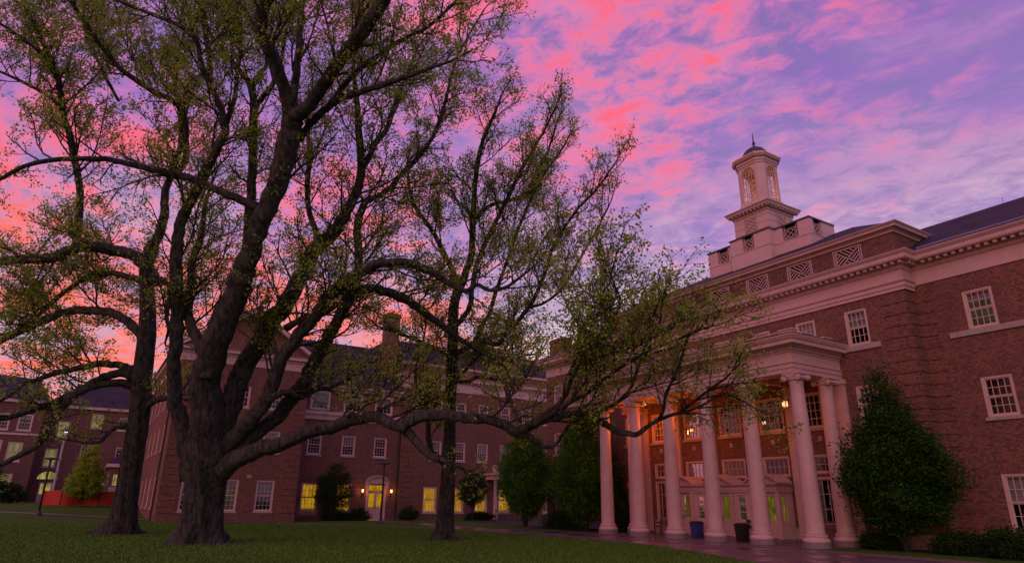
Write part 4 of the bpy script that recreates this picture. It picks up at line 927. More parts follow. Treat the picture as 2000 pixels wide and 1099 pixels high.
LIMBS = {
 'big': [
  [(4.25,28.44,-0.1,1.06),(4.21,28.31,0.28,0.848),(4.18,28.14,0.74,0.724),(4.11,27.93,1.37,0.671),(4.05,27.68,2.1,0.689),(3.95,27.45,2.83,0.777),(3.84,27.27,3.46,0.812),(3.77,27.06,4.1,0.636),(3.71,26.84,4.74,0.459)],
  [(3.61,27.85,2.37,0.392),(3.24,27.64,3.27,0.338),(2.88,27.42,4.17,0.298),(2.57,27.26,4.88,0.272),(2.31,26.98,5.77,0.258),(2.17,26.64,6.65,0.245),(2.04,26.28,7.54,0.244),(1.91,26.01,8.24,0.231),(1.67,25.64,9.28,0.217),(1.51,25.31,10.14,0.204),(1.45,24.92,11.01,0.19),(1.47,24.73,11.37,0.177),(1.68,24.25,12.03,0.164),(1.85,23.79,12.71,0.151),(2.08,23.13,13.73,0.151),(2.16,22.82,14.23,0.138),(1.82,22.66,14.98,0.113),(1.41,22.59,15.62,0.1),(1.01,22.52,16.26,0.1),(0.71,22.31,17.04,0.087),(0.01,22.48,17.52,0.074),(-1.07,22.89,17.89,0.062),(-1.94,23.23,18.2,0.049),(-2.6,23.38,18.66,0.037)],
  [(2.15,23.09,14.36,0.119),(2.31,23.06,15.49,0.091),(2.28,23.1,16.63,0.077),(2.23,23.16,18.03,0.063),(2.02,23.29,19.48,0.048),(1.96,23.32,20.96,0.041)],
  [(1.52,23.2,15.71,0.105),(1.26,23.68,17.49,0.109),(0.78,24.34,19.74,0.097),(0.42,24.78,21.32,0.083)],
  [(3.94,27.42,2.92,0.547),(3.7,26.88,3.99,0.615),(3.46,26.47,4.87,0.574),(3.22,26.12,5.63,0.535),(3.27,25.45,6.58,0.495),(3.32,24.96,7.25,0.457),(3.43,24.44,7.92,0.436),(3.56,23.92,8.55,0.416),(3.6,23.49,9.14,0.397),(3.64,23.13,9.61,0.378),(3.69,22.53,10.43,0.357),(3.81,21.93,11.17,0.338),(3.95,21.39,11.81,0.335),(3.94,20.94,12.46,0.333),(3.94,20.52,13.05,0.331),(3.9,20.09,13.69,0.328),(3.85,19.91,13.99,0.295)],
  [(3.85,19.96,13.88,0.217),(3.52,19.74,14.3,0.201),(3.19,19.47,14.78,0.199),(2.93,19.24,15.16,0.197),(2.61,19.09,15.48,0.195),(2.33,18.86,15.86,0.193),(2.23,18.49,16.29,0.191),(2.3,17.91,16.78,0.175)],
  [(3.89,20.03,13.96,0.145),(3.79,20.06,14.75,0.132),(3.78,20,16.2,0.135),(3.73,19.98,17,0.121),(3.68,19.97,17.74,0.122),(3.6,19.93,19.03,0.108)],
  [(3.91,19.86,13.72,0.23),(4.2,19.24,13.94,0.213),(4.34,18.69,14.27,0.211),(4.47,18.14,14.59,0.208),(4.61,17.6,14.88,0.205),(4.74,17.16,15.1,0.203),(4.89,16.73,15.29,0.201),(4.99,16.33,15.49,0.186),(5.16,15.58,15.86,0.169),(5.26,15.04,16.14,0.154)],
  [(3.94,27.42,2.92,0.38),(4.15,27.12,3.66,0.399),(4.32,26.73,4.78,0.401),(4.41,26.49,5.53,0.385),(4.5,26.28,6.13,0.369),(4.79,25.88,7.01,0.353),(5.08,25.49,7.88,0.354),(5.44,25.1,8.61,0.338),(5.73,24.72,9.43,0.322),(5.95,24.42,10.08,0.305),(6.11,24.15,10.74,0.306),(6.44,23.85,11.19,0.288),(6.75,23.57,11.61,0.253),(6.91,23.33,12.16,0.217),(7.06,23.12,12.6,0.2),(7.2,22.89,13.19,0.182),(7.21,22.63,14.17,0.165),(6.93,22.47,15.41,0.147),(6.64,22.26,16.85,0.111),(6.32,22.12,18.14,0.074),(6.27,21.75,19.62,0.056)],
  [(7.25,22.73,14.07,0.128),(7.4,22.7,14.44,0.129),(7.73,22.63,15.33,0.112),(8.13,22.52,16.25,0.114),(8.41,22.48,17.74,0.097),(8.7,22.39,18.7,0.079),(9.02,22.29,20.16,0.06)],
  [(4.08,27.44,2.65,0.304),(4.37,26.87,3.28,0.303),(4.8,26.1,4.09,0.274),(5.26,25.32,4.89,0.258),(5.36,24.79,5.68,0.257),(5.46,24.29,6.43,0.243),(5.69,23.79,7.01,0.242),(5.95,23.3,7.54,0.227),(6.19,22.88,7.96,0.226),(6.41,22.36,8.58,0.212),(6.72,21.92,8.95,0.198),(7.1,21.46,9.22,0.184),(7.37,21.12,9.45,0.171),(7.67,20.82,9.57,0.157),(8.04,20.49,9.61,0.144),(8.43,20.18,9.57,0.143),(8.86,19.89,9.38,0.13),(9.18,19.7,9.2,0.117),(9.52,19.51,8.94,0.103),(9.86,19.31,8.73,0.103),(10.2,19.09,8.56,0.09),(10.47,18.78,8.73,0.077),(10.86,18.53,8.53,0.07),(11.31,18.08,8.66,0.057),(11.72,17.51,9.1,0.038)],
  [(6.41,22.6,8.55,0.163),(6.84,22.41,8.83,0.179),(7.34,22.26,8.9,0.181),(7.95,22.06,9,0.167),(8.4,21.97,8.94,0.168),(8.78,21.9,8.85,0.168),(9.23,21.84,8.69,0.154),(9.67,21.81,8.48,0.155),(10.25,21.79,8.16,0.14),(10.83,21.78,7.83,0.126),(11.32,21.76,7.55,0.111),(11.79,21.71,7.36,0.095),(12.37,21.67,7.06,0.064)],
  [(4.53,27.08,2.84,0.307),(5.05,26.59,3.67,0.293),(5.55,26.21,4.15,0.279),(5.99,25.85,4.66,0.28),(6.36,25.47,5.39,0.282),(6.65,25.15,6.02,0.267),(6.96,24.72,7.02,0.253),(7.22,24.38,7.8,0.222),(7.41,24.11,8.45,0.207),(7.6,23.84,9.08,0.192),(7.76,23.61,9.64,0.176),(7.67,23.4,10.73,0.161),(7.49,23.3,11.57,0.145),(7.48,23.17,12.11,0.146),(7.62,22.91,12.78,0.13),(7.95,22.69,13,0.114),(8.31,22.42,13.31,0.114),(8.62,22.1,13.85,0.098),(9,21.75,14.4,0.099),(9.43,21.29,15.23,0.083),(9.7,20.9,16.16,0.083),(9.79,20.58,17.17,0.067),(9.91,20.13,18.63,0.05),(10.21,19.67,19.71,0.042),(10.61,19.15,20.82,0.034)],
  [(4.23,27.49,2.29,0.426),(4.52,26.8,2.7,0.365),(4.98,25.88,3.11,0.318),(5.42,25.14,3.33,0.273),(5.81,24.53,3.44,0.257),(6.32,23.61,3.74,0.239),(6.64,23.04,3.9,0.223),(6.95,22.56,3.97,0.208),(7.28,21.95,4.13,0.206),(7.56,21.48,4.23,0.204),(7.91,20.95,4.23,0.189),(8.29,20.46,4,0.174),(8.6,20.06,3.82,0.172),(8.81,19.8,3.55,0.146),(8.99,19.57,3.26,0.133),(9.22,19.27,2.97,0.12),(9.44,18.97,2.83,0.107)],
  [(8.49,19.92,3.83,0.174),(8.6,19.72,3.99,0.174),(8.85,19.38,4.12,0.173),(9.14,19.06,4.17,0.172),(9.51,18.68,4.16,0.171),(9.88,18.33,4.09,0.17),(10.28,17.93,4.04,0.155),(10.65,17.58,3.94,0.154),(10.89,17.38,3.81,0.154),(11.09,17.22,3.66,0.153),(11.31,16.93,3.76,0.138),(11.47,16.69,3.87,0.124),(11.65,16.45,3.97,0.124),(11.97,16.04,4.08,0.109),(12.26,15.69,4.14,0.109),(12.54,15.41,4.09,0.095),(12.69,15.28,3.99,0.094),(12.86,15.14,3.86,0.094),(13,15.03,3.74,0.094),(13.21,14.86,3.6,0.08),(13.39,14.68,3.54,0.08),(13.56,14.5,3.51,0.073),(13.69,14.26,3.66,0.066),(13.81,14.03,3.81,0.059),(13.95,13.79,3.94,0.052),(14.16,13.49,4.05,0.046),(14.37,13.22,4.11,0.039),(14.64,12.8,4.29,0.032),(14.87,12.32,4.6,0.025)],
  [(11.26,16.81,3.79,0.099),(11.54,16.38,4.11,0.084),(11.78,16.05,4.31,0.084),(11.92,15.71,4.68,0.069),(11.93,15.38,5.17,0.069),(12.04,15.07,5.53,0.069),(12.34,14.73,5.66,0.055),(12.69,14.32,5.82,0.048),(13.09,13.86,5.98,0.041),(13.55,13.25,6.31,0.034),(13.9,12.75,6.64,0.027)],
  [(11.39,16.71,3.82,0.085),(11.64,16.12,4.09,0.069),(11.88,15.48,4.42,0.068),(12.13,14.87,4.67,0.061),(12.38,14,5.16,0.053),(12.6,13.36,5.45,0.045),(12.83,12.77,5.67,0.038),(13.11,12.08,5.86,0.031),(13.35,11.45,6.05,0.025)],
  [(12.6,15.23,4.04,0.069),(12.9,15.11,4.24,0.062),(13.27,14.95,4.48,0.056),(13.65,14.77,4.88,0.056),(13.88,14.63,5.51,0.05),(14.03,14.53,5.99,0.043),(14.26,14.38,6.65,0.029)],
  [(13.83,13.74,3.95,0.053),(13.74,13.48,4.2,0.046),(13.56,13.22,4.52,0.039),(13.47,12.8,4.88,0.039),(13.29,12.29,5.35,0.032),(13.03,11.71,5.92,0.025)],
  [(14.3,13.38,4.11,0.047),(14.11,12.59,4.35,0.039),(13.88,11.79,4.57,0.037),(13.73,11.26,4.69,0.03),(13.46,10.6,4.89,0.023)],
  [(11.12,17.22,3.61,0.114),(11.46,17.09,3.55,0.1),(11.72,17.05,3.37,0.086),(12,16.98,3.23,0.072),(12.33,16.81,3.3,0.057),(12.5,16.64,3.65,0.05),(12.68,16.47,3.96,0.043)],
  [(11.44,14.94,5.06,0.053),(11.47,14.6,5.53,0.047),(11.42,14.28,6.07,0.04),(11.41,13.9,6.66,0.033),(11.59,13.29,7.37,0.026)],
  [(12.11,14.93,5.59,0.055),(12.03,14.22,5.96,0.047),(11.91,13.61,6.3,0.039),(11.63,12.79,6.8,0.032),(11.12,12.44,7.13,0.025)],
  [(3.64,22.92,11.5,0.166),(3.07,23.04,11.71,0.157),(2.5,23.17,11.89,0.147),(1.96,23.29,12.07,0.13),(1.39,23.42,12.23,0.13),(0.88,23.56,12.32,0.113),(0.34,23.72,12.39,0.112),(-0.35,23.93,12.46,0.103),(-0.84,24.07,12.53,0.095),(-1.34,24.23,12.55,0.095),(-2.02,24.49,12.45,0.078),(-2.6,24.71,12.34,0.078),(-3.36,25.06,12.05,0.069),(-3.88,25.35,11.61,0.061),(-4.33,25.62,11.13,0.045)],
  [(3.17,25.56,5.65,0.215),(3.19,25.58,6.2,0.217),(3,25.73,6.6,0.202),(2.82,25.87,7.04,0.203),(2.63,26.02,7.37,0.187),(2.44,26.17,7.73,0.171),(2.27,26.29,8.36,0.155),(2.25,26.31,9.18,0.14),(2.17,26.37,10.21,0.124),(2.32,26.29,11.07,0.107),(2.27,26.31,12.15,0.091),(2.27,26.3,13.04,0.073)],
  [(3.75,24.35,9.32,0.152),(3.75,24.29,10.1,0.171),(3.68,24.25,11.1,0.172),(3.58,24.22,12.26,0.175),(3.48,24.18,13.36,0.159),(3.34,24.14,14.64,0.161),(3.07,24.1,16.55,0.145),(2.72,24.24,17.42,0.128),(2.09,24.6,18.24,0.111),(1.42,24.97,19.16,0.093),(0.95,25.17,20.08,0.075),(0.55,25.25,21.49,0.057)],
  [(3.27,25.2,16.69,0.113),(3.41,24.88,16.93,0.113),(3.58,24.47,17.25,0.112),(3.77,24.01,17.61,0.093),(3.79,23.49,18.2,0.074),(3.72,22.73,19.14,0.055),(3.71,21.95,20.04,0.036)],
  [(3.09,24.91,17.69,0.095),(3.28,24.87,18.23,0.095),(3.47,24.82,18.73,0.077),(3.4,24.91,19.72,0.068),(3.44,24.94,20.81,0.059),(3.49,24.97,22.22,0.04)],
  [(4.28,20.52,13.36,0.143),(4.4,20.11,13.59,0.126),(4.62,19.48,13.89,0.124),(4.92,18.85,14.09,0.107),(5.19,18.38,14.16,0.106),(5.58,17.78,14.15,0.09),(5.94,17.19,14.18,0.088),(6.41,16.4,14.2,0.072),(6.81,15.7,14.22,0.057),(7.21,15,14.22,0.042),(7.54,14.33,14.29,0.027)],
  [(4.91,19.73,14.34,0.095),(5.19,19.12,14.96,0.095),(5.56,18.48,15.52,0.094),(5.96,17.96,15.83,0.078),(6.31,17.49,16.11,0.077),(6.71,17.01,16.35,0.062),(7.09,16.56,16.55,0.061),(7.53,15.87,17.07,0.046),(7.82,15.36,17.51,0.03)],
  [(5.17,24.57,4.98,0.149),(5.91,24.82,5.36,0.119),(6.56,25.09,5.26,0.105),(7.15,25.26,5.63,0.089),(7.79,25.41,5.81,0.073),(8.64,25.57,6.34,0.056)],
  [(5.95,23.21,10.23,0.121),(5.94,23.35,11.21,0.123),(5.63,23.69,12.23,0.107),(5.5,23.91,13.62,0.11),(5.49,24.02,14.81,0.093),(5.28,24.25,16.29,0.076),(5.34,24.3,17.83,0.058)],
  [(5.55,24.49,7.68,0.121),(5.86,23.65,7.89,0.119),(6.2,22.9,7.97,0.1),(6.51,22.14,8.07,0.082),(6.64,21.73,8.18,0.065)],
 ],
 'left': [
  [(2.03,36.43,-0.15,0.933),(2.02,36.26,0.29,0.635),(2.03,35.99,0.95,0.523),(2,35.74,1.62,0.467),(1.95,35.42,2.5,0.448),(1.9,35.09,3.39,0.429),(1.85,34.77,4.27,0.429),(1.8,34.54,4.94,0.411),(1.73,34.22,5.82,0.411),(1.62,33.94,6.71,0.392),(1.51,33.57,7.81,0.373),(1.42,33.27,8.7,0.355),(1.29,33,9.58,0.317),(1.1,32.76,10.47,0.299),(0.89,32.54,11.35,0.28),(0.84,32.31,12.02,0.243),(0.91,31.99,12.68,0.224)],
  [(0.89,32.37,11.79,0.224),(0.96,32.12,12.48,0.224),(1.07,31.85,13.17,0.206),(1.12,31.58,13.98,0.188),(0.97,31.43,14.79,0.169),(1.01,31.2,15.49,0.151),(1.14,30.84,16.42,0.132),(1.17,30.54,17.36,0.133),(0.79,30.32,18.89,0.114),(0.44,30.3,19.72,0.095),(0.28,29.96,21.15,0.077),(0.37,29.55,22.35,0.058),(-0.04,29.29,24.04,0.058)],
  [(1,30.88,15.34,0.131),(1.45,30.13,15.93,0.148),(1.35,29.67,16.72,0.148),(1.14,29.28,17.5,0.128),(0.77,29.09,18.11,0.128),(0.28,29.15,18.39,0.127),(-0.18,29.27,18.52,0.127),(-0.95,29.39,18.9,0.117),(-1.69,29.47,19.31,0.107),(-2.29,29.43,19.83,0.107),(-2.79,29.39,20.28,0.097),(-3.34,29.29,20.87,0.088),(-3.73,29.17,21.36,0.079),(-4.2,29,21.99,0.07)],
  [(1.54,32.29,10.96,0.187),(1.3,32.5,11.02,0.262),(0.72,32.82,11.77,0.264),(0.3,33.09,12.15,0.265),(-0.18,33.45,12.36,0.266),(-0.64,33.84,12.49,0.267),(-1.44,34.51,12.69,0.249),(-2.16,35.22,12.66,0.251),(-2.65,35.81,12.43,0.252),(-3.08,36.29,12.3,0.234),(-3.84,36.99,12.34,0.235),(-4.47,37.58,12.33,0.217),(-5.1,38.19,12.31,0.218),(-5.96,39.01,12.28,0.199)],
  [(-2.06,35.34,12.77,0.175),(-2.2,34.92,13.74,0.174),(-2.31,34.47,14.73,0.154),(-2.56,34.11,15.71,0.154),(-2.85,33.88,16.47,0.153),(-3.11,33.65,17.22,0.153),(-3.46,33.47,17.97,0.134),(-3.76,33.26,18.71,0.133),(-3.96,33.05,19.35,0.133),(-4.15,32.86,19.92,0.114),(-4.43,32.76,20.44,0.113),(-4.7,32.67,20.91,0.094),(-5.2,32.57,21.67,0.094),(-5.75,32.5,22.43,0.084),(-6.12,32.39,23.06,0.075),(-6.51,32.3,23.66,0.056)],
  [(-4.08,33.08,19.74,0.095),(-4.51,32.62,20.4,0.094),(-4.81,32.49,20.63,0.084),(-5.38,32.37,20.9,0.074),(-5.97,32.24,21.16,0.073),(-6.77,32.11,21.42,0.054)],
  [(-3.67,33.17,18.55,0.095),(-4.54,33.77,19.4,0.086),(-5.55,34.54,20.11,0.078),(-6.71,35.43,20.83,0.059)],
  [(1.36,33.97,7.04,0.187),(0.87,33.97,7.19,0.167),(0.31,34.01,7.25,0.147),(-0.22,34.08,7.18,0.146),(-0.66,34.16,7.02,0.145),(-1.18,34.25,6.86,0.126),(-1.67,34.33,6.69,0.125),(-2.24,34.44,6.37,0.106),(-2.75,34.53,6.11,0.087),(-3.08,34.59,5.66,0.069),(-3.51,34.67,5.2,0.051)],
  [(1.43,34.07,6.71,0.205),(0.82,34.01,6.91,0.185),(0.25,34.08,6.74,0.183),(-0.27,34.16,6.38,0.163),(-0.71,34.23,5.99,0.161),(-1.09,34.28,5.69,0.16),(-1.43,34.32,5.45,0.159),(-1.91,34.36,5.19,0.14),(-2.37,34.4,4.99,0.138),(-2.79,34.42,4.76,0.12),(-3.2,34.43,4.65,0.119),(-3.69,34.41,4.57,0.101)],
  [(1.51,34.19,6.26,0.187),(1.01,34.09,6.43,0.185),(0.51,34.06,6.42,0.165),(0.08,34.05,6.29,0.163),(-0.49,34.05,6.05,0.161),(-0.9,34.04,5.68,0.159),(-1.07,34.01,5.35,0.158),(-1.24,33.99,5.1,0.157),(-1.38,33.97,4.85,0.139),(-1.42,33.88,4.43,0.138),(-1.52,33.79,3.98,0.136),(-1.73,33.73,3.57,0.118),(-1.99,33.69,3.33,0.117),(-2.38,33.63,3.03,0.099),(-2.74,33.57,2.78,0.098),(-3.04,33.51,2.67,0.081)],
  [(1.42,33.4,8.37,0.224),(1.11,33.6,8.72,0.206),(0.72,33.85,9.13,0.207),(0.29,34.16,9.47,0.208),(-0.11,34.46,9.68,0.209),(-0.54,34.85,9.77,0.191),(-1.1,35.37,9.85,0.192),(-1.63,35.88,9.89,0.192),(-2.14,36.44,9.78,0.174),(-2.56,36.95,9.59,0.175),(-3.06,37.56,9.37,0.156),(-3.56,38.18,9.12,0.157),(-4.02,38.77,8.87,0.138),(-4.41,39.26,8.66,0.119),(-5.03,39.93,8.5,0.1)],
  [(1.08,32.65,10.8,0.168),(0.75,32.95,11,0.15),(0.23,33.48,11.24,0.132),(-0.26,33.97,11.44,0.133),(-0.7,34.48,11.47,0.134),(-1.14,35,11.46,0.135),(-1.58,35.61,11.32,0.117),(-1.87,36.09,11.12,0.117),(-2.22,36.65,10.89,0.118),(-2.5,37.17,10.62,0.119),(-3.02,38.14,10.09,0.1),(-3.7,39.29,9.54,0.101),(-4.19,40,9.28,0.082),(-4.85,40.78,9.22,0.062)],
  [(2.01,34.22,5.38,0.149),(2.1,33.79,5.64,0.148),(2.31,33.36,5.75,0.147),(2.52,32.99,5.79,0.128),(2.69,32.69,5.82,0.109),(2.97,32.17,5.87,0.09)],
  [(1.65,34.65,4.89,0.112),(1.42,34.58,4.71,0.111),(1.09,34.49,4.59,0.092),(0.84,34.42,4.41,0.091),(0.64,34.31,4.12,0.09),(0.52,34.23,3.89,0.072),(0.21,34.12,3.8,0.053)],
  [(-1.66,32.74,19.56,0.059),(-1.95,32.9,20.04,0.079),(-2.43,33.16,20.87,0.079),(-3.02,33.46,22,0.08),(-3.43,33.65,22.85,0.081),(-3.99,33.91,24.01,0.061),(-4.76,34.32,25.2,0.062)],
  [(1.45,32.88,11.19,0.114),(1.94,33.15,10.97,0.096),(2.17,34.64,9.86,0.099),(2.38,35.07,9.47,0.08),(2.39,35.63,9.07,0.061)],
 ],
 'mid': [
  [(13.9,27.17,-0.17,0.64),(13.85,27.06,0.19,0.462),(13.76,26.9,0.71,0.374),(13.64,26.64,1.55,0.338),(13.52,26.38,2.4,0.302),(13.39,26.12,3.24,0.285),(13.27,25.86,4.08,0.249),(13.13,25.61,4.93,0.231),(12.99,25.37,5.77,0.231),(12.86,25.11,6.61,0.231),(12.7,24.87,7.45,0.231),(12.58,24.61,8.3,0.213),(12.43,24.36,9.14,0.213),(12.37,24.15,9.77,0.196),(12.42,23.91,10.3,0.196),(12.51,23.68,10.72,0.178)],
  [(12.5,23.75,10.57,0.16),(12.52,23.42,11.12,0.16),(12.55,23.17,11.52,0.159),(12.47,22.93,12.02,0.141),(12.28,22.59,12.81,0.141),(12.11,22.25,13.6,0.123),(11.96,21.89,14.38,0.105),(11.83,21.41,15.34,0.104),(11.81,20.98,16.1,0.086),(11.9,20.53,16.77,0.069),(11.99,20.08,17.42,0.051)],
  [(12.4,23.92,10.3,0.142),(12.25,23.97,10.87,0.125),(11.96,24.1,11.52,0.126),(11.65,24.25,12.18,0.109),(11.39,24.38,12.75,0.109),(11.09,24.55,13.23,0.091),(10.63,24.8,13.96,0.092),(10.26,24.94,14.93,0.074),(10.05,24.93,16.17,0.056)],
  [(12.51,24.48,8.72,0.142),(12.7,24.14,9.01,0.124),(12.85,23.68,9.51,0.124),(12.73,23.24,10.29,0.123),(12.62,22.78,11.07,0.105),(12.69,22.08,12.02,0.104),(12.84,21.32,12.95,0.086),(12.98,20.57,13.86,0.085),(13.15,19.68,14.94,0.067),(13.37,18.89,15.81,0.05),(13.5,18.17,16.67,0.041)],
  [(12.7,24.79,7.66,0.142),(13,24.39,7.79,0.124),(13.24,24,8,0.123),(13.55,23.59,8.12,0.123),(13.98,23.19,7.94,0.105),(14.11,22.82,8.26,0.104),(14.26,22.46,8.54,0.104),(14.56,21.48,9.41,0.085),(14.62,20.71,10.29,0.084),(14.54,19.86,11.38,0.067),(14.65,19.13,12.13,0.066),(14.85,18.37,12.79,0.057),(15.11,17.71,13.26,0.048),(15.31,16.83,14.05,0.04)],
  [(13.39,24.19,8.05,0.107),(13.5,24.08,8.37,0.107),(13.7,23.88,8.95,0.09),(13.9,23.67,9.54,0.09),(14.05,23.43,10.47,0.091),(14.25,23.17,11.35,0.073),(14.46,22.86,12.44,0.073),(14.68,22.57,13.39,0.074),(15.06,22.1,14.83,0.065),(15.42,21.59,16.54,0.057),(15.77,21.04,18.41,0.048)],
  [(13.48,24.04,8.31,0.107),(13.82,23.59,7.59,0.105),(14.18,23.1,6.89,0.104),(14.3,22.75,5.74,0.101),(14.44,22.48,5.14,0.1),(14.56,22.28,4.76,0.099)],
  [(13.42,26.09,3.28,0.16),(13.02,26.17,3.29,0.159),(12.62,26.14,3.53,0.123),(12.3,25.89,4.03,0.122),(12.05,25.52,4.63,0.104),(11.81,25.15,5.21,0.103),(11.32,24.91,5.78,0.085),(10.99,24.68,6.24,0.068),(10.73,24.08,7.07,0.058),(10.7,23.58,7.61,0.05)],
  [(12.26,26.04,5.23,0.107),(12.53,25.93,5.57,0.089),(12.92,25.77,6.15,0.09),(13.42,25.56,6.74,0.082),(13.82,25.38,7.33,0.074),(14.23,25.19,7.93,0.074),(14.63,25,8.54,0.075),(15.3,24.75,8.95,0.066),(15.95,24.46,9.59,0.057)],
  [(12.86,25.11,6.61,0.107),(13.55,25.06,6.56,0.09),(14.23,24.92,6.84,0.073),(15.36,24.79,6.83,0.065),(15.94,24.64,7.81,0.056),(16.93,24.42,8.14,0.048)],
  [(12.7,24.87,7.45,0.107),(12.13,25.36,7.92,0.09),(11.51,25.92,8.29,0.091),(10.87,26.49,8.67,0.073),(10.24,27.09,8.94,0.055)],
  [(12.42,22.77,13.15,0.089),(13.21,22.62,14.03,0.091),(14.18,22.46,14.48,0.074),(15.16,22.25,15.18,0.075),(15.9,22.07,16.38,0.058),(16.8,21.83,17.92,0.049)],
  [(15.07,22.51,9.59,0.071),(15.57,21.87,9.75,0.062),(15.95,21.09,10.31,0.061),(16.11,20.2,11.23,0.052),(16.28,19.17,12.32,0.043),(16.34,18.39,13.19,0.034)],
 ],
}
# ================================================================== GROUND
def sstep(a, b, x):
    t = np.clip((x - a) / (b - a), 0, 1); return t * t * (3 - 2 * t)
def gz(x, y): return .9 * sstep(56, 72, y) * sstep(9, 3, x)
xs_ = np.concatenate([np.linspace(-600, -40, 8), np.linspace(-34, 60, 95), np.linspace(80, 600, 8)])
ys_ = np.concatenate([np.linspace(-300, -30, 6), np.linspace(-24, 120, 145), np.linspace(140, 900, 9)])
GXm, GYm = np.meshgrid(xs_, ys_); nx, ny = len(xs_), len(ys_)
GZm = gz(GXm, GYm)
V = np.stack([GXm.ravel(), GYm.ravel(), GZm.ravel()], 1)
ii = (np.arange(ny - 1)[:, None] * nx + np.arange(nx - 1)[None]).ravel()
Fq = np.stack([ii, ii + 1, ii + nx + 1, ii + nx], 1)
struct(npmesh('lawn', V, Fq, GRASS))
def sheet(name, left, right, z, material, thick=0):
    mb = MB(); n = len(left); vs = []
    for a, b in zip(left, right): vs += [(a[0], a[1], float(gz(a[0], a[1])) + z), (b[0], b[1], float(gz(b[0], b[1])) + z)]
    mb.add(vs, [(2 * i, 2 * i + 1, 2 * i + 3, 2 * i + 2) for i in range(n - 1)]); return struct(mb.build(name, material))
# wide wet brick terrace curving past the portico, and the path that leads off it
lawn_edge = [(12.5, 4.0), (14.6, 8.0), (15.9, 11.0), (17.1, 13.46), (18.17, 15.88), (19.3, 18.53), (20.2, 21.5), (20.45, 24.97), (20.5, 28.3), (20.2, 31.36), (19.85, 34.6), (19.45, 38.2)]
far_edge = [(22.3, 4.0), (22.6, 8.0), (22.9, 11.0), (23.1, 13.8), (23.2, 15.6), (24.3, 16.2), (28.1, 16.3), (28.1, 24.97), (28.1, 29.9), (23.9, 30.3), (22.9, 35.3), (22.3, 41.4)]
sheet('terrace_paving', lawn_edge, far_edge, .008, PAVE)
sheet('brick_path', [(19.45, 38.2), (20.1, 42.0), (20.9, 47.0), (21.1, 52.0), (21.1, 55.9)], [(22.3, 41.4), (22.6, 45.4), (22.75, 50.0), (22.7, 53.0), (22.6, 55.9)], .012, PAVE)
sheet('path', [(18.7, 38.2), (16.9, 42.3), (13.9, 47.0), (10.9, 51.0), (5.0, 57.5), (-1.5, 62.5), (-9.0, 66), (-20, 69)], [(19.9, 39.6), (17.6, 43.3), (14.7, 48.0), (11.5, 51.9), (5.3, 58.1), (-1.3, 63.1), (-8.8, 66.6), (-20, 69.6)], .016, CONC)
sheet('mulch_bed', [(28.2, 30.5), (25.0, 31.2), (25.5, 36), (26.6, 42), (27.6, 48), (29.6, 53.5)], [(28.9, 30.6), (28.95, 31.2), (28.95, 36), (29.4, 42), (34, 48), (44, 55.7)], .010, MULCH)
sheet('mulch_bed', [(27.9, 15.6), (26.7, 15.0), (26.6, 13.3), (27.0, 11.0), (26.8, 7.0), (26.0, 2.0)], [(28.15, 15.7), (28.15, 15.0), (28.15, 13.3), (28.95, 11.0), (28.95, 7.0), (28.95, 2.0)], .010, MULCH)
sheet('mulch_bed', [(14.5, 53.3), (19.9, 54.4), (20.6, 54.8)], [(14.5, 55.9), (19.9, 55.95), (20.6, 55.95)], .010, MULCH)
mb = MB()
for p, q in zip(far_edge[:5], far_edge[1:5]): mb.bar((p[0] + .05, p[1], .02), (q[0] + .05, q[1], .02), .1, .09)
struct(mb.build('kerb', CONC))

for nm, (px, py), rad in (('a', (4.3, 28.2), 1.5), ('b', (2.1, 36.1), 1.35), ('c', (13.85, 27.05), 1.0)):
    mb = MB(); ring = []
    for q in range(40):
        a = q / 40 * 6.283; rr_ = rad * (1 + .16 * math.sin(3 * a + rad) + .10 * math.sin(7 * a) + .06 * math.sin(13 * a + 1))
        ring.append((px + rr_ * math.cos(a), py + rr_ * math.sin(a), .012))
    mb.add(ring, [tuple(range(40))]); struct(mb.build('soil', MULCH))
# ---- grass blades on the near lawn
def in_lawn(x, y):
    le = np.array(lawn_edge); xe = np.interp(y, le[:, 1], le[:, 0]); return x < xe - .08
N = 170000
dep = 13 + 34 * rng.random(N) ** 1.5; lat = (rng.random(N) - .5) * 2 * .85
X = dep * (.535 + .843 * lat); Yy = dep * (.845 - .538 * lat)
ok = in_lawn(X, Yy) & (Yy < 52) | (X < 12) & (Yy < 52); X, Yy, dep = X[ok], Yy[ok], dep[ok]; N = len(X)
hgt = (.025 + .035 * rng.random(N)) * (.8 + dep / 60); az = rng.random(N) * 6.283; wdt_ = .008 + dep * .0007
bx, by_ = np.cos(az) * wdt_, np.sin(az) * wdt_; lx, ly = (rng.random(N) - .5) * .05, (rng.random(N) - .5) * .05
Z0 = gz(X, Yy)
V = np.stack([np.stack([X - bx, Yy - by_, Z0 - .01], 1), np.stack([X + bx, Yy + by_, Z0 - .01], 1), np.stack([X + lx, Yy + ly, Z0 + hgt], 1)], 1).reshape(-1, 3)
struct(npmesh('grass', V, np.arange(3 * N).reshape(-1, 3), BLADE), 'stuff')

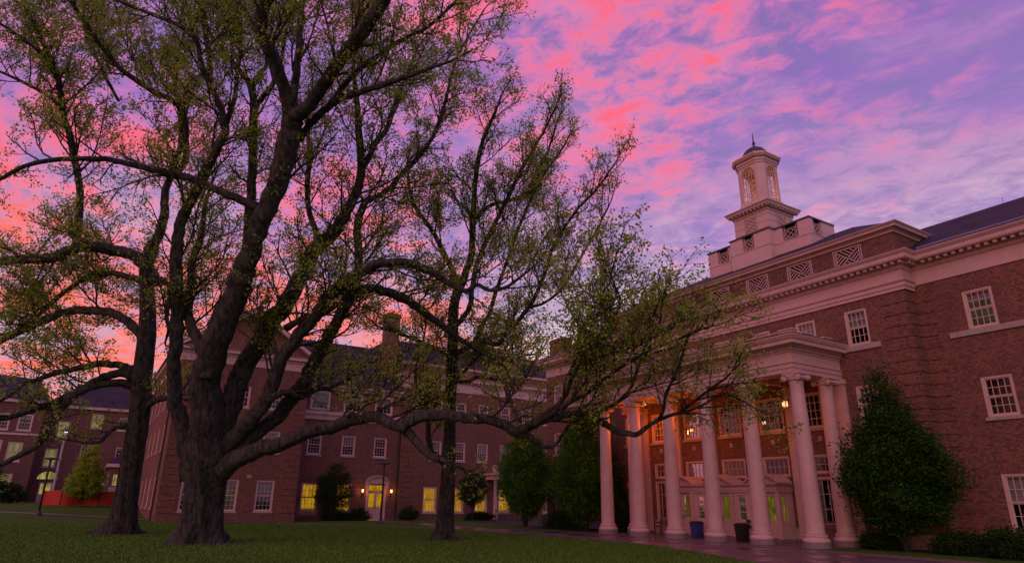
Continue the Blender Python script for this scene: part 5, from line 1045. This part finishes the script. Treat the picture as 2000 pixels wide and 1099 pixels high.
# ================================================================== TREES
def quadleaves(P, size, normals_up=.35, seed=1):
    """one bent-free diamond per point, random attitude"""
    r = np.random.default_rng(seed); n = len(P)
    nrm = r.normal(size=(n, 3)); nrm[:, 2] = np.abs(nrm[:, 2]) + normals_up; nrm /= np.linalg.norm(nrm, axis=1)[:, None]
    t = r.normal(size=(n, 3)); a = np.cross(nrm, t); a /= np.linalg.norm(a, axis=1)[:, None]; b = np.cross(nrm, a)
    s = size * (.55 + .8 * r.random(n))[:, None]
    V = np.stack([P - a * s * .5, P + b * s * .36 + a * s * .05, P + a * s * .55, P - b * s * .36 + a * s * .05], 1).reshape(-1, 3)
    return V, np.arange(4 * n).reshape(-1, 4)
class TubeSet:
    """many thin 3- or 4-sided tubes gathered with numpy-friendly lists"""
    def __init__(s): s.v = []; s.f = []; s.n = 0
    def add(s, pts, rads, k=4):
        P = np.asarray(pts, float); m = len(P)
        d = np.gradient(P, axis=0); d /= np.linalg.norm(d, axis=1)[:, None] + 1e-9
        ref = np.array([0, 0, 1.0]) if abs(d[0, 2]) < .9 else np.array([1.0, 0, 0])
        a = np.cross(d, ref); a /= np.linalg.norm(a, axis=1)[:, None] + 1e-9; b = np.cross(d, a)
        t = np.arange(k) * 2 * np.pi / k
        ring = P[:, None] + (a[:, None] * np.cos(t)[None, :, None] + b[:, None] * np.sin(t)[None, :, None]) * np.asarray(rads)[:, None, None]
        s.v.append(ring.reshape(-1, 3)); o = s.n
        i = np.arange(m - 1)[:, None] * k; j = np.arange(k)[None]; j2 = (j + 1) % k
        s.f.append(np.stack([i + j, i + j2, i + k + j2, i + k + j], -1).reshape(-1, 4) + o); s.n += m * k
    def build(s, name, material, parent):
        ob = npmesh(name, np.concatenate(s.v), np.concatenate(s.f), material, parent)
        ob.data.polygons.foreach_set('use_smooth', [True] * len(ob.data.polygons)); return ob
def catmull(P, per=4):
    P = np.asarray(P, float); out = []
    Q = np.vstack([2 * P[0] - P[1], P, 2 * P[-1] - P[-2]])
    for i in range(1, len(Q) - 2):
        for t in np.linspace(0, 1, per, endpoint=False):
            p0, p1, p2, p3 = Q[i - 1:i + 3]
            out.append(.5 * ((2 * p1) + (-p0 + p2) * t + (2 * p0 - 5 * p1 + 4 * p2 - p3) * t * t + (-p0 + 3 * p1 - 3 * p2 + p3) * t ** 3))
    out.append(P[-1]); return np.array(out)
def unit(v): return v / (np.linalg.norm(v) + 1e-9)
def big_tree(key, name, label, base, flare, dens=1.0, lsz=.085, seed=3, zmin=3.2, up=.25, leafn=6, lmax=2.6, short=0.0):
    r = np.random.default_rng(seed)
    t = thing(name, (base[0], base[1], 0), label, 'tree', 'large old trees on the lawn')
    L = LIMBS[key]; trunk = MB()
    limbs = [catmull(l, 4) for l in L]
    for l in limbs[1:]:
        m_ = len(l); amp = np.minimum(l[:, 3] * .10, .03)[:, None] * np.minimum(np.arange(m_) / 3, 1)[:, None]
        l[:, :3] += r.normal(size=(m_, 3)) * amp; l[:, 3] *= .98
    wob_n = r.random(64) * 6.28
    def wobble(amp, seed_):
        ph = np.random.default_rng(seed_).random(8) * 6.28
        return lambda i, j, a: 1 + amp * (.5 * math.sin(3 * a + ph[0] + i * .10) + .45 * math.sin(6 * a + ph[1] - i * .13) + .25 * math.sin(2 * a + ph[2] + i * .22) + .3 * math.sin(9 * a + ph[3] + i * .08))
    # trunk with root flare
    l0 = limbs[0]; ph = r.random(4) * 6.28
    def flarew(i, j, a):
        z = max(l0[min(i, len(l0) - 1)][2], 0); f = math.exp(-z / flare)
        return 1 + f * (.26 * math.sin(5 * a + ph[0]) + .20 * math.sin(3 * a + ph[1]) + .12 * math.sin(9 * a + ph[2])) + .085 * math.sin(7 * a + ph[3] + i * .2) + .05 * math.sin(12 * a + i * .5)
    trunk.tube(l0[:, :3], l0[:, 3], 40, True, flarew)
    for k, l in enumerate(limbs[1:]):
        rad = l[:, 3].copy(); n = 16 if rad[0] > .15 else (10 if rad[0] > .07 else 7)
        # short collar where a limb leaves its parent
        rad[:3] *= np.array([1.25, 1.12, 1.04])
        trunk.tube(l[:, :3], rad, n, True, wobble(.12 if rad[0] > .2 else .06, k + seed))
    trunk.build('trunk', BARK, t, True)
    tw = TubeSet(); leaves = []
    def grow(p, d, length, rad, lvl):
        m = 5 if lvl == 1 else (4 if lvl == 2 else 3)
        pts = [p]; dd = d.copy()
        for i in range(m):
            dd = unit(dd + r.normal(size=3) * (.16 if lvl < 3 else .22) + np.array([0, 0, up * .28 / lvl])); pts.append(pts[-1] + dd * length / m)
        pts = np.array(pts); rr = np.linspace(rad, max(rad * .35, .005), m + 1)
        tw.add(pts, rr, 4 if lvl == 1 else 3)
        if lvl < 3:
            sp = (.30 if lvl == 1 else .19) / dens; k = max(2, int(length / sp))
            for q in range(k):
                f = (.18 + .82 * (q + r.random()) / k); x = f * m; i = min(int(x), m - 1); pp = pts[i] + (pts[i + 1] - pts[i]) * (x - i)
                td = unit(pts[i + 1] - pts[i]); side = unit(np.cross(td, r.normal(size=3)))
                nd = unit(td * .75 + side * .8 + np.array([0, 0, up]))
                if lvl == 1: grow(pp, nd, (1.15 - .6 * f) * length * (.36 + .22 * r.random()), rad * .5, 2)
                else: grow(pp, nd, .16 + .26 * r.random(), .007, 3)
        if lvl >= 2:
            n = leafn if lvl == 3 else leafn // 2
            c = pts[-1]; spread = .085 if lvl == 3 else .10
            leaves.append(c + r.normal(size=(n, 3)) * spread)
    for k, l in enumerate(limbs[1:]):
        P = l[:, :3]; rad = l[:, 3]; seg = np.linalg.norm(np.diff(P, axis=0), axis=1); s = np.concatenate([[0], np.cumsum(seg)]); Ltot = s[-1]
        x = .25 * Ltot if Ltot > 4 else .3
        while x < Ltot:
            i = min(np.searchsorted(s, x) , len(P) - 1); i = max(i, 1); f = (x - s[i - 1]) / max(seg[i - 1], 1e-6)
            p = P[i - 1] + (P[i] - P[i - 1]) * f; rr = rad[i - 1] + (rad[i] - rad[i - 1]) * f
            td = unit(P[i] - P[i - 1]); step = (.48 + .08 * min(rr * 4, 1.2)) / (dens * (.5 if P[0, 0] > 13.0 and P[0, 2] < 6.5 and key == 'big' else 1))
            if p[2] > zmin and rr < .34:
                side = unit(np.cross(td, r.normal(size=3))); nd = unit(td * (.5 + .4 * r.random()) + side * .85 + np.array([0, 0, up * 1.2]))
                ln = (1.0 + (lmax - 1.0) * r.random()) * (.75 + .25 * min(rr / .06, 1.3)) * (1 - short * x / Ltot)
                if key == 'left' and p[2] < 8.5: ln *= .30 + .7 * max(0, (p[2] - 3.5) / 5)
                if P[0, 0] > 13.0 and P[0, 2] < 6.5 and key == 'big': ln *= .55 if p[0] < 17.5 else .42
                if p[2] < 8: nd[2] = max(nd[2], .05); nd = unit(nd)
                grow(p, nd, ln, min(.022 + rr * .14, .05), 1)
            x += step * (.6 + .8 * r.random())
        if rad[-1] < .12: grow(P[-1], unit(P[-1] - P[-3]), lmax * (.75 if short == 0 else .4) * (.45 if P[0, 0] > 13.0 and P[0, 2] < 6.5 and key == 'big' else 1), rad[-1] * .9, 1)
    tw.build('branches', BARK, t)
    LP = np.concatenate(leaves)
    V, F = quadleaves(LP, lsz, .2, seed); npmesh('crown', V, F, LEAF, t)
    print(name, 'leaves', len(LP), 'twig verts', tw.n)
    return t
big_tree('big', 'maple_tree', 'thickest maple, short trunk splitting into many limbs, one long low limb reaching right', (4.4, 28.3), .55, dens=1.25, seed=3, lmax=3.8, short=.25, zmin=3.9, lsz=.090)
big_tree('left', 'maple_tree', 'tall straight trunked maple at left with arching side limbs, spring leaves just out', (2.3, 36.2), .5, dens=1.25, seed=5, lmax=4.0, lsz=.108, short=.2, zmin=3.6)
big_tree('mid', 'maple_tree', 'slender maple in front of the rear building, single upright trunk right of the massive one', (13.9, 27.1), .35, dens=1.5, seed=9, lmax=3.2, short=.5, lsz=.09, zmin=3.6, up=.4)

def shrub_tree(name, label, cat, base, prof, n, sz, material, stems=5, squash=(1, 1), seed=1, group=None, lump=.18, fill=.55, trunk_r=.05):
    """crown of leaf-sized faces filling a lumpy volume; prof = [(z, radius)...]"""
    r = np.random.default_rng(seed); t = thing(name, (base[0], base[1], base[2]), label, cat, group)
    zs_ = np.array([p[0] for p in prof]); rs = np.array([p[1] for p in prof])
    bx, by_, bz_ = base
    # clumps: sprays hung through the volume, denser at the skin
    nc = max(30, n // 34); u = r.random(nc * 3); zc_ = zs_[0] + (zs_[-1] - zs_[0]) * u; keep = r.random(nc * 3) < (np.interp(zc_, zs_, rs) / rs.max()) ** 1.3
    zc_ = zc_[keep][:nc]; nc = len(zc_); a = r.random(nc) * 6.283
    lob = 1 + lump * (np.sin(3 * a + zc_ * 1.3 + seed) * .6 + np.sin(5 * a - zc_ * 2.1) * .4 + np.sin(zc_ * 4 + a * 2) * .4)
    rr = np.interp(zc_, zs_, rs) * lob * (1 - (r.random(nc) ** 2) * fill)
    Cn = np.stack([bx + rr * np.cos(a) * squash[0], by_ + rr * np.sin(a) * squash[1], bz_ + zc_], 1)
    rad = (.12 + .12 * r.random(nc)) * (rs.max() ** .5)
    per = n // nc
    P = (Cn[:, None] + r.normal(size=(nc, per, 3)) * rad[:, None, None] * .8 * np.array([1, 1, .6])).reshape(-1, 3)
    P = P[P[:, 2] > bz_ + .03]
    V, F = quadleaves(P, sz, .5, seed); tw = TubeSet()
    H_ = zs_[-1]
    for k in range(stems):
        aa = 6.283 * k / stems + r.random(); e = .55 * np.interp(H_ * .55, zs_, rs)
        if stems == 1: e = 0
        pts = [(bx + .08 * math.cos(aa), by_ + .08 * math.sin(aa), bz_ - .05), (bx + e * .35 * math.cos(aa), by_ + e * .35 * math.sin(aa), bz_ + H_ * .25), (bx + e * .8 * math.cos(aa), by_ + e * .8 * math.sin(aa), bz_ + H_ * .5), (bx + e * .6 * math.cos(aa), by_ + e * .6 * math.sin(aa), bz_ + H_ * .85)]
        tw.add(pts, [trunk_r, trunk_r * .8, trunk_r * .5, trunk_r * .2], 6)
    for q in r.choice(nc, min(nc, 160), replace=False):
        z0 = bz_ + max(.1, (Cn[q, 2] - bz_) * .6); tw.add([(bx + (Cn[q, 0] - bx) * .12, by_ + (Cn[q, 1] - by_) * .12, z0), Cn[q] * .5 + np.array([bx, by_, z0 + .2]) * .5, Cn[q]], [.014, .010, .005], 3)
    tw.build('trunk', BARK, t); npmesh('crown', V, F, material, t); return t
g1 = 'pyramidal trees against the columned building'
shrub_tree('pyramidal_tree', 'dense pyramidal green tree right of the portico, its top beside a second floor window', 'tree', (26.5, 14.05, 0), [(.6, .3), (1.1, 1.2), (1.8, 1.8), (2.7, 2.05), (3.5, 1.75), (4.2, 1.2), (5.0, .78), (5.8, .5), (6.5, .28), (6.9, .06)], 38000, .105, LEAFD, 7, (.75, 1.0), 2, g1, lump=.24)
shrub_tree('pyramidal_tree', 'tall bushy green tree just left of the white portico columns', 'tree', (26.3, 32.9, 0), [(.5, .4), (1.1, 1.3), (2.2, 2.1), (3.4, 2.2), (4.6, 1.75), (5.8, 1.15), (6.8, .6), (7.4, .2)], 32000, .125, LEAFM, 7, (.8, 1.0), 4, g1, lump=.28)
shrub_tree('pyramidal_tree', 'bushy green tree with fan of bare stems at its foot, between rear porch and hedge', 'tree', (26.2, 39.3, 0), [(.5, .3), (1.2, 1.1), (2.2, 1.85), (3.4, 2.0), (4.5, 1.65), (5.6, 1.0), (6.3, .4), (6.6, .1)], 28000, .13, LEAFM, 9, (.9, 1.0), 6, g1)
g2 = 'low shrubs along the walls'
for i, (lab, b, pr, n, sz, sq_) in enumerate((
    ('wide dark hedge shrub left of the leftmost column', (26.6, 35.3, 0), [(.05, 1.3), (.5, 1.5), (.85, 1.2), (1.1, .4)], 9000, .09, (.6, 1.3)),
    ('dark shrub tucked behind the leftmost column by the wall', (27.0, 31.0, 0), [(.05, .7), (.9, .95), (2.0, .85), (3.2, .5), (3.9, .15)], 10000, .09, (.8, 1.1)),
    ('low dark bush under the right window at the frame edge', (26.6, 10.3, 0), [(.05, 1.2), (.4, 1.35), (.75, 1.0), (1.0, .3)], 12000, .07, (.8, 1.2)),
    ('low dark bush below the pyramidal tree, near the wall', (26.9, 12.3, 0), [(.05, .9), (.3, 1.0), (.6, .6), (.75, .2)], 8000, .07, (.8, 1.1)),
    ('spreading low bush at the foot of the right end column', (26.7, 15.2, 0), [(.05, .6), (.3, .7), (.55, .5), (.7, .1)], 6000, .07, (.7, 1.0)),
    ('dark bush left of the lit double door', (20.0, 54.9, 0), [(.05, .7), (.45, .8), (.8, .5), (1.0, .1)], 4000, .09, (1.2, .7)),
    ('round dark bush right of the lit double door, by the downpipe', (24.5, 54.9, 0), [(.05, .6), (.45, .75), (.9, .5), (1.1, .1)], 4000, .09, (1.1, .8)),
    ('low bush under the second yellow window from the left', (18.2, 55.0, 0), [(.05, .8), (.35, .9), (.6, .5), (.75, .1)], 4000, .09, (1.3, .6)),
    ('low dark bush beneath the small tree near the porch', (30.8, 53.6, 0), [(.05, .9), (.3, 1.0), (.55, .6), (.7, .1)], 4000, .09, (1.5, .6)))):
    shrub_tree('shrub', lab, 'shrub', b, pr, n, sz, LEAFS, 5, sq_, 20 + i, g2, trunk_r=.02)
g3 = 'small ornamental trees near the rear building'
shrub_tree('small_tree', 'small leafy tree between the two yellow windows left of the lit door', 'tree', (17.75, 54.6, 0), [(.5, .5), (1.3, 1.2), (2.4, 1.5), (3.3, 1.2), (4.1, .6), (4.5, .15)], 9000, .11, LEAFS, 4, (1, .7), 40, g3)
shrub_tree('small_tree', 'small round headed tree on a thin stem in front of the rear porch windows', 'tree', (29.0, 51.7, 0), [(1.3, .5), (1.9, 1.2), (2.7, 1.4), (3.4, 1.0), (3.9, .3)], 7000, .11, LEAFS, 1, (1, 1), 41, g3, trunk_r=.05)
shrub_tree('conical_tree', 'young yellow green conical tree in front of the orange fence', 'tree', (.55, 69.0, .8), [(.8, .6), (1.3, 1.4), (2.2, 1.3), (3.2, .95), (4.4, .5), (5.5, .08)], 14000, .13, LEAF, 1, (1, 1), 42, None, trunk_r=.06)
shrub_tree('shrub', 'large dark bush at the far left edge behind the footpath', 'shrub', (-9.5, 83, .9), [(.1, 2.4), (1.5, 3.2), (3.2, 2.8), (4.6, 1.4), (5.2, .3)], 12000, .2, LEAFS, 5, (1, 1), 43)
shrub_tree('shrub', 'dark bush beside the far hall door left of the flag of paving', 'shrub', (-5.6, 88, .9), [(.1, 1.0), (.8, 1.3), (1.6, .9), (2.0, .2)], 4000, .14, LEAFS, 5, (1, 1), 44)

# ================================================================== STREET FURNITURE
def lamp_post(x, y, z, h, label, headw=.55):
    t = thing('lamp_post', (x, y, z), label, 'lamp post', 'lamp posts beside the paths')
    mb = MB(); mb.lathe((x, y, z), [(.26, -.1), (.26, .08), (.17, .12), (.13, .30), (.075, .36)], 16); mb.build('base', DARKMETAL, t, True)
    mb = MB(); mb.lathe((x, y, z), [(.075, .34), (.065, h - .3), (.05, h - .1)], 12); mb.build('pole', DARKMETAL, t, True)
    mb = MB(); mb.lathe((x, y, z), [(.07, h - .26), (.07, h - .16), (.14, h - .14), (headw, h - .10), (headw, h - .03), (.2, h + .05), (.0, h + .07)], 20); mb.build('lamp_head', DARKMETAL, t)
lamp_post(18.99, 47.4, 0, 4.25, 'dark lamp post with flat disc head in front of the lit double door')
zl = float(gz(-2.0, 62.0)); lamp_post(-2.05, 62.0, zl, 4.1, 'dark lamp post on the far left lawn before the distant hall')
zp = .85
t = thing('light_pole', (-1.8, 75, zp), 'tall pale metal light pole with a small bright head behind the orange fence', 'light pole')
mb = MB(); mb.lathe((-1.8, 75, zp), [(.13, -.1), (.12, .3), (.07, 6.5)], 12); mb.build('pole', POLE, t, True)
mb = MB(); mb.lathe((-1.8, 75, zp), [(.08, 6.46), (.20, 6.55), (.24, 6.75), (.18, 6.82), (.0, 6.84)], 14); mb.build('lamp_head', POLE, t)
mb = MB(); mb.lathe((-1.8, 75, zp), [(.0, 6.40), (.12, 6.42), (.15, 6.50), (.0, 6.53)], 12); mb.build('bulb', LAMPW, t)
for z_ in (2.9, 3.9): mb = MB(); mb.box(-1.92, -1.68, 74.85, 74.95, zp + z_, zp + z_ + .25); mb.build('bracket', POLE, t)
# orange construction fence
t = thing('construction_fence', (1.2, 70, .85), 'orange plastic mesh construction fence across the lawn at far left', 'fence')
mb = MB(); px_ = [-2.35, -1.0, .4, 1.8, 3.2, 4.7, 6.2]
pts = [(x, 70 + .18 * math.sin(x * 2.1), .9 + .04 * math.sin(x * 3)) for x in np.linspace(-2.35, 6.2, 40)]
top = [(x, y, z + 1.18 + .05 * math.sin(x * 4.4)) for x, y, z in pts]
mb.prism([], []) if False else None
vs = []
for (a, b, c), (d, e, f) in zip(pts, top): vs += [(a, b - .012, c), (d, e - .012, f), (d, e + .012, f), (a, b + .012, c)]
fs = []
for i in range(39):
    for q in range(4): fs.append((4 * i + q, 4 * i + (q + 1) % 4, 4 * i + 4 + (q + 1) % 4, 4 * i + 4 + q))
mb.add(vs, fs + [(0, 1, 2, 3), (156, 159, 158, 157)]); mb.build('mesh_netting', ORANGE, t)
for x in px_:
    mb = MB(); mb.tube([(x, 70 + .18 * math.sin(x * 2.1) - .05, .7), (x, 70 + .18 * math.sin(x * 2.1) - .05, 2.25)], .025, 6); mb.build('post', DARKMETAL, t)
# stake with a temporary panel behind the fence
t = thing('site_panel', (3.6, 78, .9), 'pale grey site panel standing behind the orange fence', 'panel')
mb = MB(); mb.box(2.6, 4.9, 78, 78.06, 1.6, 2.6); mb.build('board', POLE, t)
for x in (2.65, 4.8): mb = MB(); mb.box(x, x + .06, 78.06, 78.12, .6, 2.6); mb.build('leg', DARKMETAL, t)
# benches
def bench(x, y, rz, label, mt=WOOD, L=1.75):
    t = thing('bench', (0, 0, 0), label, 'bench', 'benches outside the buildings')
    mb = MB()
    for k in range(4): mb.box(-L / 2, L / 2, -.20 + k * .12, -.11 + k * .12, .42, .45)
    mb.build('seat', mt, t)
    mb = MB()
    for k in range(4): mb.bar((-L / 2, .27 + k * .022, .55 + k * .115), (L / 2, .27 + k * .022, .55 + k * .115), .03, .085)
    mb.build('backrest', mt, t)
    for s_ in (-1, 1):
        mb = MB(); x_ = s_ * (L / 2 - .06)
        mb.bar((x_, -.20, 0), (x_, -.20, .62), .05); mb.bar((x_, .24, 0), (x_, .36, .92), .05); mb.bar((x_, -.22, .62), (x_, .30, .62), .05, .04); mb.bar((x_, -.18, .40), (x_, .26, .40), .05)
        mb.build('end_frame', DARKMETAL, t)
    t.location = (x, y, 0); t.rotation_euler = (0, 0, rz); return t
bench(15.35, 53.6, 0, 'dark bench on the lawn edge below the leftmost yellow window')
bench(27.45, 27.2, -math.pi / 2, 'wooden bench behind the left portico columns against the wall')
bench(27.5, 17.9, -math.pi / 2, 'wooden bench behind the right portico columns under the tall window')
# bins
def bin_(x, y, label, body, name='waste_bin'):
    t = thing(name, (x, y, .008), label, 'bin', 'bins beside the entrance doors')
    def pr(h0, h1, a0, a1): return [(x + i * a0, y + j * a0, h0) for i, j in ((-1, -1), (1, -1), (1, 1), (-1, 1))], [(x + i * a1, y + j * a1, h1) for i, j in ((-1, -1), (1, -1), (1, 1), (-1, 1))]
    mb = MB(); mb.prism(*pr(.015, .70, .20, .24)); b = mb.build('body', body, t)
    mb = MB(); mb.prism(*pr(.705, .75, .255, .255)); mb.prism(*pr(.752, .80, .23, .15)); mb.build('lid', BLACKP, t)
    mb = MB(); mb.box(x - .262, x - .256, y - .12, y + .12, .715, .74); mb.build('rim', DARKMETAL, t)
    return t
bin_(26.25, 24.05, 'blue recycling bin with black lid between two columns by the entrance', BLUE, 'recycling_bin')
bin_(26.15, 21.25, 'black waste bin right of the blue one, before the entrance doors', BLACKP)
# iron railing beside the rear porch
t = thing('railing', (33, 52.6, 0), 'low black iron railing in front of the rear porch', 'railing')
mb = MB()
for z_ in (.15, .85): mb.bar((31.9, 52.6, z_), (34.6, 52.6, z_), .04)
mb.build('rail', DARKMETAL, t)
mb = MB()
for k in range(22): mb.bar((31.95 + k * .125, 52.6, .15), (31.95 + k * .125, 52.6, .85), .018)
mb.build('balusters', DARKMETAL, t)
for x in (31.9, 34.6): mb = MB(); mb.bar((x, 52.6, 0), (x, 52.6, .98), .06); mb.build('post', DARKMETAL, t)
# far trees seen over the roofs at the extreme left
for i, (x, y, h, lab) in enumerate(((-16, 92, 11, 'bare crowned tree rising beyond the far left hall roof'),)):
    shrub_tree('distant_tree', lab, 'tree', (x, y, .9), [(2.5, 1.2), (4.5, 3.2), (7.5, 3.6), (9.5, 2.4), (h, .4)], 9000, .22, LEAFS, 3, (1, 1), 60 + i, trunk_r=.2)

scene.render.engine = 'CYCLES'
